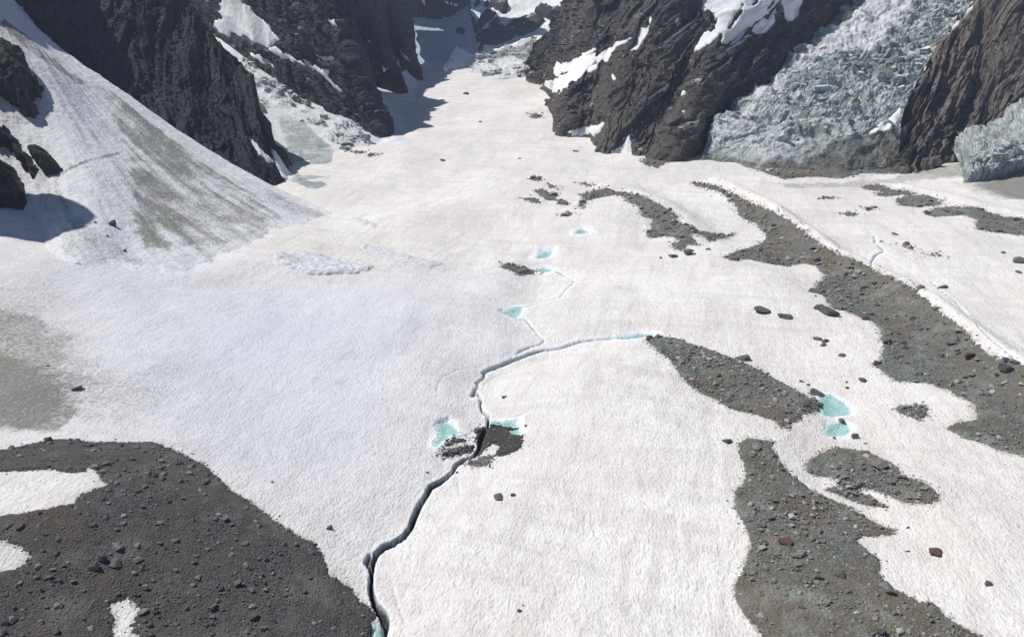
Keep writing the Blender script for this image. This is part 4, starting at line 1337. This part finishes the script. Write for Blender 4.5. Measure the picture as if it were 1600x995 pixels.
BIG_SNOW = [(1096, -30), (1095, 15), (1101, 19), (1114, 23), (1124, 33), (1116, 40), (1119, 48), (1101, 50), (1094, 60), (1084, 79), (1091, 79), (1109, 68), (1121, 59), (1127, 53), (1126, 70), (1139, 67), (1169, 45), (1202, 20), (1219, 3), (1222, -30)]
fr = wall('dark_rock_wall', 'great grey rock wall with bright snow gullies right of the upper glacier',
          [[(824, 110), (840, 131), (856, 136), (868, 152), (870, 178), (884, 208), (905, 212), (930, 216), (940, 238), (965, 240), (990, 243), (1016, 240), (1045, 250), (1086, 240, 722), (1151, 192, 790), (1212, 133, 870), (1265, 75, 950), (1346, 4, 1060), (1400, -45, 1150)],
           [(832, 85, 1330), (852, 58, 1310), (868, 40, 1270), (892, 5, 1180), (908, -30, 1120), (935, -70, 1090), (965, -95, 1060), (995, -105, 1040), (1025, -110, 1020), (1065, -110, 1000), (1105, -105, 990), (1150, -95, 980), (1190, -75, 970), (1225, -55, 965), (1255, -40, 965), (1285, -30, 980), (1320, -30, 1020), (1375, -55, 1090), (1425, -90, 1180)]],
          390, 270, M_RRIGHT, 9, 0.45, 1.5, 95, 40, back=(40, 80, -120), snow=gul + [BIG_SNOW])
for k, ol in enumerate(gul):
    fr.sheet('snow_patch', M_WSNOW, [ol], 0.5, lift=0.7, amp=1.0, scale=7, seed=70 + k, hi=0.5, ramp=2.0, grow=1.8 if k < 9 else 0.6)
fr.sheet('snow_patch', M_WSNOW, [BIG_SNOW],
         0.5, lift=0.6, amp=2.4, scale=8, seed=95, hi=0.5, ramp=2.0, holes=[[(1138, 45), (1144, 30), (1154, 15), (1162, 5), (1157, 23), (1141, 46)], [(1100, 22), (1115, 26), (1124, 34), (1112, 38), (1100, 36)], [(1176, 8), (1182, -5), (1186, 0), (1180, 10)], [(1198, 16), (1206, 4), (1212, -4), (1208, 10)]])

# --- right icefall
ig = Loft([[(1095, 250), (1145, 256), (1200, 266), (1300, 270), (1360, 270), (1402, 266)],
           [(1120, 213, 735), (1180, 205, 720), (1260, 200, 705), (1330, 200, 695), (1380, 200, 690), (1408, 195, 690)],
           [(1212, 131, 850), (1260, 128, 830), (1320, 120, 810), (1380, 115, 800), (1425, 115, 790), (1452, 112, 790)],
           [(1268, 74, 930), (1320, 68, 915), (1370, 65, 900), (1420, 62, 890), (1460, 62, 885), (1487, 60, 880)],
           [(1400, -50, 1130), (1440, -50, 1120), (1480, -50, 1110), (1520, -50, 1090), (1550, -50, 1080), (1580, -50, 1070)]],
          380, 310, foot=10, back=(40, 80, -20))
ig.attrs = {}
ig.lo = (fbm(ig.flatp(), 48.0, 3, 0.55, True, 13) * 12).reshape(ig.B.shape[:2])
ig.proj(ig.points()[ig.front])
ig.hi = (fbm(ig.flatp(), 12.0, 4, 0.6, True, 14) * 1.6).reshape(ig.B.shape[:2])
rub = sstep(-6, 6, ig.sd([[(1120, 245), (1200, 262), (1300, 275), (1405, 270), (1410, 200), (1370, 205), (1330, 215), (1290, 235), (1230, 245), (1180, 245)]], 5, 15, 3))
smo = sstep(-8, 8, ig.sd([[(1290, 65), (1340, 20), (1400, -40), (1450, -40), (1420, 20), (1390, 60), (1320, 95), (1240, 120), (1180, 180), (1140, 210), (1110, 240), (1150, 190), (1210, 130)]], 6, 18, 4))
ig.lo = ig.lo * sstep(0.0, 0.2, ig.T) - (1 - sstep(0.0, 0.28, ig.T)) * (2.0 + 9.0 * fbm(ig.flatp(), 38.0, 3, seed=79).reshape(ig.B.shape[:2]))
band = fbm(np.stack([ig.U.ravel() / 70 + ig.V.ravel() / 160, ig.V.ravel() / 9.0], 1), 1.0, 4, 0.6, True, 77).reshape(ig.B.shape[:2])
ig.hi += band * 3.2 * smo
seracs(ig, 16.0, 13.0, 15, 1.6, 1 - 0.6 * rub - 0.35 * smo, 0.20, 0.34)
big_ = fbm(ig.flatp(), 70.0, 3, seed=78).reshape(ig.B.shape[:2])
ig.attrs['snowy'] = np.clip(0.45 + 0.75 * smo * sstep(-0.35, 0.15, band) - 0.5 * rub + 0.9 * big_, 0, 1.0) * (1 - 0.5 * ig.attrs['cleft'])
ig.attrs['grime'] = np.clip(1.0 * rub + 0.8 * sstep(0.16, 0.02, ig.T + 0.12 * big_), 0, 1)
ig.attrs['cleft'] = ig.attrs['cleft'] * (1 - 0.5 * rub)
ig.build('icefall', M_ICE, 'wide chaotic icefall of blue grey seracs beside the brown right wall', 'icefall', smooth=False)
serac_blocks(ig, 295, 1.9, 4.0, sstep(0.05, 0.14, np.linspace(0, 1, ig.nu))[None] * sstep(0.95, 0.86, np.linspace(0, 1, ig.nu))[None] * (1 - 0.85 * rub - 0.7 * smo) * sstep(0.12, 0.3, ig.T) * sstep(-0.25, 0.15, -big_) + 1e-6, 63)
ig.sheet('snow_patch', M_WSNOW, [[(1350, 202), (1375, 195), (1400, 175), (1428, 142), (1425, 155), (1408, 185), (1392, 200), (1370, 206)]], 2.0, lift=3.0, amp=1.2, seed=4)
ig.sheet('snow_patch', M_WSNOW, [[(1420, 95), (1460, 72), (1478, 62), (1474, 70), (1440, 90)]], 1.5, lift=3.0, amp=1.0, seed=5)

# --- brown right wall
hw_ = wall('brown_rock_wall', 'brown streaked rock wall rising at the upper right corner',
           [[(1398, 255, 665), (1404, 268), (1425, 266), (1460, 258), (1520, 246), (1570, 240), (1640, 232), (1800, 230)],
            [(1400, 215, 690), (1408, 188, 700), (1436, 135, 740), (1472, 72, 800), (1535, -2, 850), (1600, -110, 860), (1720, -140, 850), (1950, -160, 800)]],
           240, 240, M_RBROWN, 5.5, 0.4, 1.15, 75, 44, back=(40, 60, -100))

# --- small ice tongue at the right edge
it = Loft([[(1502, 288), (1530, 284), (1570, 276), (1620, 262), (1700, 245), (1800, 240)],
           [(1508, 274, 606), (1530, 254, 616), (1562, 240, 626), (1600, 216, 638), (1680, 172, 665), (1780, 135, 695)]],
          200, 170, foot=10, back=(20, 60, 10))
it.attrs = {}
it.lo = (fbm(it.flatp(), 26.0, 3, 0.55, True, 16) * 7).reshape(it.B.shape[:2]) * sstep(0.0, 0.25, it.T) - (1 - sstep(0.0, 0.25, it.T)) * (2.0 + 6.0 * fbm(it.flatp(), 20.0, 3, seed=80).reshape(it.B.shape[:2])) - 9.0 * sstep(0.12, 0.0, np.linspace(0, 1, it.nu)[None])
seracs(it, 14.0, 9.0, 25, 1.0)
it.attrs['snowy'] = np.full(it.B.shape[:2], 0.55)
it.attrs['grime'] = np.full(it.B.shape[:2], 0.15)
it.build('icefall', M_ICE, 'small grey ice tongue spilling in at the right edge', 'icefall', smooth=False)
serac_blocks(it, 40, 2.0, 4.0, np.ones(it.B.shape[:2]) * sstep(0.3, 0.5, it.T), 64)

# ------------------------------------------------------------------ boulders
def rock_verts(seed, sub=2, cuts=11, sx=1.0, sy=0.8, sz=0.65):
    r = np.random.RandomState(seed)
    bm = bmesh.new()
    bmesh.ops.create_icosphere(bm, subdivisions=sub, radius=1.0)
    V = np.array([v.co for v in bm.verts])
    Fq = np.array([[v.index for v in f.verts] for f in bm.faces])
    bm.free()
    for _ in range(cuts):
        n = r.normal(size=3)
        n /= np.linalg.norm(n)
        d = V @ n
        off = r.uniform(0.34, 0.72)
        V = V - np.maximum(d - off, 0)[:, None] * n[None]
    V = V * np.array([sx, sy, sz])
    V += r.normal(size=V.shape) * 0.018
    V /= np.abs(V[:, 0]).max()
    return V, Fq


ROCKS = {}


def rock_mesh(seed, mat, sub=3):
    key = (seed, mat.name, sub)
    if key not in ROCKS:
        V, Fq = rock_verts(seed, sub, 11, 1.0, 0.62 + 0.3 * ((seed * 37) % 10) / 10, 0.5 + 0.3 * ((seed * 53) % 10) / 10)
        o = mesh_obj('boulder', V, Fq, mat, smooth=False, tris=True)
        ROCKS[key] = o.data
        bpy.data.objects.remove(o)
    return ROCKS[key]


def put_rock(name, x, y, z, width, mat, seed, label, cat='boulder', group=None, flat_=1.0, sub=3):
    o = bpy.data.objects.new(name, rock_mesh(seed % 14, mat, sub))
    COL.objects.link(o)
    r = random.Random(seed)
    s = width * 0.5
    o.scale = (s, s * r.uniform(0.85, 1.1), s * flat_)
    o.rotation_euler = (r.uniform(-0.15, 0.15), r.uniform(-0.15, 0.15), r.uniform(-0.5, 0.5))
    o.location = (x, y, z + s * flat_ * 0.33)
    tag(o, label, cat, None, group)
    return o


def surf_z(x, y):
    z = float(floor_z(np.array([x]), np.array([y]))[0])
    for o, wp, top, h in MOR + PAT:
        if wp[:, 0].min() < x < wp[:, 0].max() and wp[:, 1].min() < y < wp[:, 1].max():
            d = float(top(np.array([x]), np.array([y]))[0])
            if d > 0:
                z += h * min(1, d / 1.0)
                break
    return z


D_, G_, B_ = M_ST_DARK, M_ST_GREY, M_ST_BROWN
BOULDERS = [  # px, py, width, material, squash, label
    (300, 729, 13, G_, 1.1, 'egg shaped pale boulder on the upper right slope of the near left moraine'),
    (186, 856, 21, G_, 1.1, 'largest grey boulder beside the dark trio on the near left moraine'),
    (158, 874, 23, D_, 0.9, 'black angular boulder, middle one of the trio on the near left moraine'),
    (146, 889, 19, G_, 1.1, 'grey slabby boulder, nearest of the trio on the near left moraine'),
    (182, 880, 23, D_, 0.7, 'low black boulder at the right end of the trio on the near left moraine'),
    (85, 892, 12, G_, 0.7, 'pale flat stone left of the dark trio on the near left moraine'),
    (222, 890, 8, G_, 1.1, 'small upright stone right of the dark trio on the near left moraine'),
    (217, 876, 13, G_, 0.5, 'flat plate stone right of the low black boulder on the near left moraine'),
    (228, 919, 13, G_, 0.7, 'tilted flat stone above the snow spot of the near left moraine'),
    (303, 915, 11, G_, 0.8, 'rounded stone in the middle of the near left moraine'),
    (395, 923, 15, G_, 0.9, 'pale capped boulder on the right part of the near left moraine'),
    (395, 966, 15, D_, 1.0, 'dark pitted boulder on the lower right of the near left moraine'),
    (413, 985, 15, G_, 1.0, 'pale boulder close to bottom edge on the right of the near left moraine'),
    (75, 836, 12, D_, 0.7, 'dark flat stone above the round snow spot at the left edge'),
    (195, 769, 11, G_, 0.9, 'stone right of the tip of the big snow patch'),
    (171, 788, 9, G_, 0.8, 'stone below the tip of the big snow patch'),
    (123, 804, 10, G_, 0.8, 'stone under the lower edge of the big snow patch'),
    (75, 689, 13, D_, 0.9, 'dark stone on the far crest of the near left moraine'),
    (20, 701, 14, D_, 0.7, 'flat dark stone on the moraine crest at the left edge'),
    (358, 766, 8, G_, 0.9, 'stone perched on the snow edge of the near left moraine'),
    (10, 975, 15, D_, 0.9, 'black boulder in the bottom left corner'),
    (21, 971, 12, G_, 0.9, 'grey boulder touching the black one in the bottom left corner'),
    (65, 976, 11, G_, 0.9, 'grey stone a little right of the bottom left corner'),
    (90, 989, 15, D_, 0.8, 'dark stone at the bottom edge left of the lower snow spot'),
    (210, 974, 15, G_, 0.8, 'rounded grey boulder at the edge of the lower snow spot'),
    (222, 958, 14, G_, 0.8, 'grey stone at the right tip of the lower snow spot'),
    (244, 958, 13, D_, 0.6, 'flat stone right of the lower snow spot'),
    (260, 978, 9, G_, 1.0, 'small stone with a paler neighbour near the bottom edge'),
    (277, 977, 9, G_, 1.0, 'pale stone near the bottom edge below the moraine middle'),
    (484, 904, 14, D_, 0.9, 'dark stone near the snow edge of the near left moraine'),
    (491, 854, 12, D_, 0.9, 'dark stone on the right brow of the near left moraine'),
    (514, 825, 12, D_, 0.9, 'lone dark boulder melted into the snow right of the near moraine'),
    (426, 753, 6, D_, 0.9, 'small lone stone on the snow above the near moraine'),
    (669, 738, 8, D_, 0.6, 'small flat stone on snow left of the crack'),
    (714, 737, 6, D_, 0.7, 'little stone on the right lip of the crack'),
    (780, 775, 17, D_, 0.5, 'low dark stone group member on open snow right of the crack'),
    (802, 773, 10, D_, 0.7, 'compact dark stone right of the low one on open snow'),
    (812, 953, 9, D_, 0.8, 'dark stone on the snow near the bottom centre'),
    (818, 945, 6, D_, 0.8, 'smaller stone just above another near the bottom centre'),
    (119, 606, 17, D_, 0.6, 'slab shaped stone on dirty snow at left'),
    (75, 571, 7, D_, 0.8, 'small stone on the dirty snow above the slab'),
    (788, 619, 11, D_, 0.5, 'thin dark stone on smooth snow right of the zigzag crack'),
    (822, 663, 7, D_, 0.5, 'thin dark stone right of the right pool'),
    (1228, 845, 30, B_, 0.6, 'rusty brown boulder on the long rubble tongue'),
    (1191, 849, 15, G_, 0.9, 'pale boulder left of the rusty one'),
    (1246, 866, 28, G_, 0.5, 'broad flat grey boulder below the rusty one'),
    (1242, 902, 19, G_, 0.6, 'flat grey boulder, left one of a row of three'),
    (1280, 904, 18, D_, 0.8, 'rounded dark boulder, middle one of a row of three'),
    (1312, 898, 22, D_, 0.7, 'dark boulder, right one of a row of three'),
    (1385, 920, 25, G_, 0.7, 'big flat pale boulder by the snow edge of the long tongue'),
    (1191, 822, 12, G_, 0.8, 'pale stone at the left margin of the long tongue'),
    (1257, 816, 16, G_, 0.6, 'flat pale stone in the upper part of the long tongue'),
    (1337, 803, 12, G_, 0.8, 'pale stone at the notch where snow crosses the tongue'),
    (1182, 701, 15, G_, 0.7, 'flat grey stone at the head of the long tongue'),
    (1138, 687, 21, D_, 0.6, 'dark slab on snow left of the head of the long tongue'),
    (1190, 926, 11, G_, 0.7, 'pale stone near the left edge low on the long tongue'),
    (1214, 918, 10, G_, 0.7, 'pale stone right of another low on the long tongue'),
    (1253, 950, 14, D_, 0.8, 'dark stone low on the long tongue'),
    (1300, 978, 12, G_, 0.8, 'grey stone near the bottom edge of the long tongue'),
    (1372, 988, 22, D_, 0.7, 'bluish dark boulder at the bottom edge of the long tongue'),
    (1275, 611, 27, D_, 0.6, 'dark slab half sunk beside the upper paired pool'),
    (1253, 595, 10, D_, 0.5, 'small flat stone above the slab by the paired pools'),
    (1263, 600, 8, D_, 0.5, 'smallest flat stone above the slab by the paired pools'),
    (1316, 656, 11, D_, 0.7, 'dark stone on the snow bridge between the paired pools'),
    (1336, 682, 15, G_, 0.9, 'grey boulder right of the lower paired pool'),
    (1304, 684, 7, D_, 0.8, 'small stone below the lower paired pool'),
    (1353, 691, 9, G_, 0.6, 'small flat stone right of the grey boulder by the pool'),
    (1373, 727, 30, G_, 0.5, 'broad flat boulder on top of the rubble island'),
    (1446, 764, 18, G_, 0.5, 'flat boulder at the right end of the rubble island'),
    (1349, 733, 11, G_, 0.8, 'pale stone in the middle of the rubble island'),
    (1463, 858, 24, B_, 0.6, 'reddish grey boulder alone on the snow right of the long tongue'),
    (1543, 910, 17, D_, 0.6, 'dark boulder alone on the snow near the right bottom'),
    (1418, 860, 9, G_, 0.5, 'small flat stone left of the reddish boulder'),
    (1418, 824, 6, D_, 0.9, 'tiny dark stone above the reddish boulder'),
    (1487, 531, 30, G_, 1.4, 'tall pointed pale boulder on the great medial moraine'),
    (1515, 557, 22, B_, 0.9, 'brown boulder below the pointed one on the great moraine'),
    (1497, 554, 11, D_, 0.7, 'dark stone between pointed and brown boulders'),
    (1570, 576, 20, D_, 0.9, 'dark angular boulder near the crest at the right edge'),
    (1572, 563, 14, D_, 0.7, 'dark flat boulder on the snow edge near the right edge'),
    (1589, 566, 13, D_, 0.6, 'second flat boulder on the snow edge nearest the right edge'),
    (1534, 612, 13, G_, 0.7, 'pale stone of a pair low on the great moraine'),
    (1543, 610, 10, G_, 0.7, 'smaller pale stone of a pair low on the great moraine'),
    (1388, 534, 20, D_, 0.7, 'dark boulder on the snow notch of the great moraine'),
    (1371, 567, 15, D_, 0.7, 'dark boulder at the lower tip of the snow notch'),
    (1424, 508, 8, G_, 0.9, 'small pale stone in the middle of the great moraine'),
    (1450, 512, 18, G_, 0.6, 'flat pale stone left of the pointed boulder'),
    (1437, 448, 18, G_, 0.7, 'grey boulder on snow just over the moraine crest'),
    (1473, 447, 19, D_, 0.4, 'flat dark slab on snow beyond the moraine crest'),
    (1398, 364, 13, D_, 0.5, 'dark flat stone in the middle of the right snowfield'),
    (1378, 377, 8, D_, 0.6, 'small dark stone by the thin stream on the right snowfield'),
    (1592, 405, 28, G_, 0.6, 'large grey boulder on snow at the right edge'),
    (1592, 424, 11, G_, 0.5, 'small flat stone below the large boulder at the right edge'),
    (1568, 394, 8, D_, 0.6, 'small stone left of the large boulder at the right edge'),
    (1449, 332, 14, D_, 0.7, 'dark stone at the tip of the right edge bank'),
    (1590, 343, 16, D_, 0.8, 'dark boulder on the right edge bank'),
    (1348, 592, 14, D_, 0.5, 'dark oval stone on snow right of the paired pools'),
    (1324, 606, 9, B_, 0.9, 'brown stone on snow right of the upper paired pool'),
    (1323, 595, 9, D_, 0.3, 'thin dark stone left of the oval stone'),
    (1316, 553, 13, D_, 0.7, 'dark stone with a melt ring on the snow hump'),
    (1278, 527, 19, D_, 0.5, 'upper flat stone of a trio on the snow hump'),
    (1289, 532, 17, D_, 0.6, 'middle stone of a trio on the snow hump'),
    (1286, 538, 13, G_, 0.8, 'pale lower stone of a trio on the snow hump'),
    (1274, 452, 29, D_, 0.4, 'long dark slab at the snow corner of the great moraine'),
    (1275, 462, 6, D_, 0.8, 'tiny stone below the long dark slab'),
    (1280, 479, 22, D_, 0.5, 'dark slab, left one of a pair by the moraine edge'),
    (1294, 484, 26, D_, 0.6, 'dark boulder, right one of a pair by the moraine edge'),
    (1353, 496, 16, D_, 0.5, 'flat dark stone on the inner rim of the great moraine'),
    (1192, 481, 34, D_, 0.45, 'left long dark slab on the snow hump'),
    (1230, 491, 34, D_, 0.5, 'right long dark slab on the snow hump'),
    (1075, 395, 17, G_, 1.2, 'tall pale boulder below the curved moraine'),
    (1053, 398, 22, D_, 0.5, 'low dark boulder left of the tall pale one'),
    (1033, 402, 6, D_, 0.8, 'small dark stone left of the low boulder'),
    (1107, 388, 12, D_, 0.4, 'thin flat stone right of the tall pale boulder'),
    (1130, 365, 10, D_, 0.6, 'dark stone at the right tip of the curved moraine'),
    (1146, 403, 22, D_, 0.4, 'flat dark slab at the left tip of the great moraine lobe'),
    (1158, 556, 30, D_, 0.35, 'long low slab on snow beside the grey-brown tongue'),
    (813, 247, 8, D_, 0.3, 'thin dark stone on the upper glacier bend'),
    (751, 190, 7, D_, 0.7, 'lone dark stone in the middle of the upper glacier'),
    (728, 146, 11, D_, 0.6, 'dark boulder on the white upper glacier near the icefall step'),
    (692, 249, 10, D_, 0.3, 'thin dark stone at the tip of the left wall shadow'),
    (900, 235, 12, D_, 0.3, 'thin dark stones at the foot of the right wall'),
]
random.seed(4)
for k, (px, py, wpx, mat, fl, lab) in enumerate(BOULDERS):
    x, y = at(px, py + wpx * 0.15)[0]
    put_rock('boulder', x, y, surf_z(x, y), wpx * float(m_per_px(y)) * 0.92, mat, k, lab, flat_=fl)
for k, (px, py, wpx, lab) in enumerate([(174, 352, 13, 'long dark boulder standing on the dirty avalanche fan'), (150, 348, 5, 'tiny stone left of the long boulder on the fan'), (169, 371, 6, 'small stone below the long boulder on the fan'), (196, 393, 6, 'small stone at the foot of the avalanche fan')]):
    r, c = fan.find(px, py)
    p = fan.points()[r, c]
    o = put_rock('boulder', p[0], p[1], p[2], wpx * float(m_per_px(p[1])), D_, 31 + k, lab, flat_=1.1)

# rubble stones scattered over the moraines: the largest as stones of their own, the rest as one mass each
_tv, _tf = rock_verts(3, 1, 6, 1.0, 0.8, 0.6)
TEMPL = [rock_verts(100 + k, 1, 7, 1.0, 0.55 + 0.08 * k, 0.35 + 0.08 * k) for k in range(5)]
STONE_PLAN = [(0, 5600, 16, 'grey stone among the gravel of the near left moraine', D_), (1, 3200, 22, 'grey stone in the rubble tongue above the paired ponds', G_),
              (2, 4800, 26, 'grey stone among the rubble of the long dark tongue', G_), (3, 1600, 12, 'grey stone on the brown rubble island below the ponds', G_),
              (4, 6000, 50, 'grey stone scattered on the great medial moraine ridge', G_), (5, 1100, 10, 'grey stone on the curved moraine crest', G_),
              (6, 500, 8, 'grey stone on the rubble bank at the right edge', G_), (7, 160, 0, '', G_), (8, 120, 0, '', G_), (9, 700, 0, '', G_)]
STONE_PLAN += [(100 + k, int(40 + 260 * (k in (0, 1, 3, 4, 12))), 0, '', G_ if p[1] is M_DEB2 else D_) for k, p in enumerate(PATCHES)]
for mi, count, nbig, lab, mat in STONE_PLAN:
    o, wp, top, h = MOR[mi] if mi < 100 else PAT[mi - 100]
    rs = np.random.RandomState(200 + mi)
    lo, hi_ = wp.min(0) - 4, wp.max(0) + 4
    lo[1] = max(lo[1], 118)
    c = rs.uniform(lo, hi_, size=(count * 5, 2))
    # keep what the valley shows, evenly spread along the line of sight
    c = c[np.abs(c[:, 0] / c[:, 1]) < 0.85]
    c = c[rs.rand(len(c)) < (lo[1] / c[:, 1]) ** 1.2]
    d = top(c[:, 0], c[:, 1])
    mpp = m_per_px(c[:, 1])
    ok = (d > 0.15) | ((d > -16 * mpp) & (rs.rand(len(c)) < 1.1 * np.exp(d / (4.0 * mpp))))
    c, d, mpp = c[ok][:count], d[ok][:count], mpp[ok][:count]
    size = mpp * (1.6 + 1.6 * rs.pareto(2.2, len(c)))
    size = np.where(d > 0, np.minimum(size, mpp * 11), np.minimum(size, mpp * 3.6))
    z = floor_z(c[:, 0], c[:, 1]) + h * np.clip(d, 0, 1)
    order = np.argsort(-size / mpp)
    for k in order[:nbig]:
        rusty = rs.rand() < 0.06
        put_rock('stone', c[k, 0], c[k, 1], z[k], size[k], B_ if rusty else mat, int(k), lab.replace('grey', 'rusty brown') if rusty else lab, 'stone', lab.replace('grey stone', 'stones'), 0.8, 2)
    rest = order[nbig:]
    Vs, Fs, Ts, n0 = [], [], [], 0
    for k in rest:
        tv, tf = TEMPL[k % 5]
        a = rs.rand() * 6.28
        s = size[k] * 0.5
        R = np.array([[math.cos(a), -math.sin(a), 0], [math.sin(a), math.cos(a), 0], [0, 0, 1]])
        Vs.append(tv @ R.T * s * np.array([1, 1, rs.uniform(0.7, 1.3)]) + np.array([c[k, 0], c[k, 1], z[k] + s * 0.25]))
        Fs.append(tf + n0)
        Ts.append(np.full(len(tv), rs.rand() ** 1.5))
        n0 += len(tv)
    if Vs:
        r = mesh_obj('rubble', np.concatenate(Vs), np.concatenate(Fs), mat, dict(tone=np.concatenate(Ts)), smooth=False, parent=o, tris=True)
        r['kind'] = 'stuff'

# ------------------------------------------------------------------ thin mountain air
hz = bpy.data.materials.new('mountain_air')
hz.use_nodes = True
hz.node_tree.nodes.clear()
_o = hz.node_tree.nodes.new('ShaderNodeOutputMaterial')
_v = hz.node_tree.nodes.new('ShaderNodeVolumePrincipled')
_v.inputs['Color'].default_value = (0.62, 0.74, 1.0, 1)
_v.inputs['Density'].default_value = HAZE
hz.node_tree.links.new(_v.outputs[0], _o.inputs['Volume'])
bm = bmesh.new()
bmesh.ops.create_cube(bm, size=1.0)
bmesh.ops.scale(bm, vec=(19000, 19000, 576), verts=bm.verts)
bmesh.ops.translate(bm, vec=(0, 0, 232), verts=bm.verts)
me = bpy.data.meshes.new('haze')
bm.to_mesh(me)
bm.free()
me.materials.append(hz)
o = bpy.data.objects.new('haze', me)
COL.objects.link(o)
tag(o, 'thin bluish mountain air filling the valley', 'haze', 'stuff')
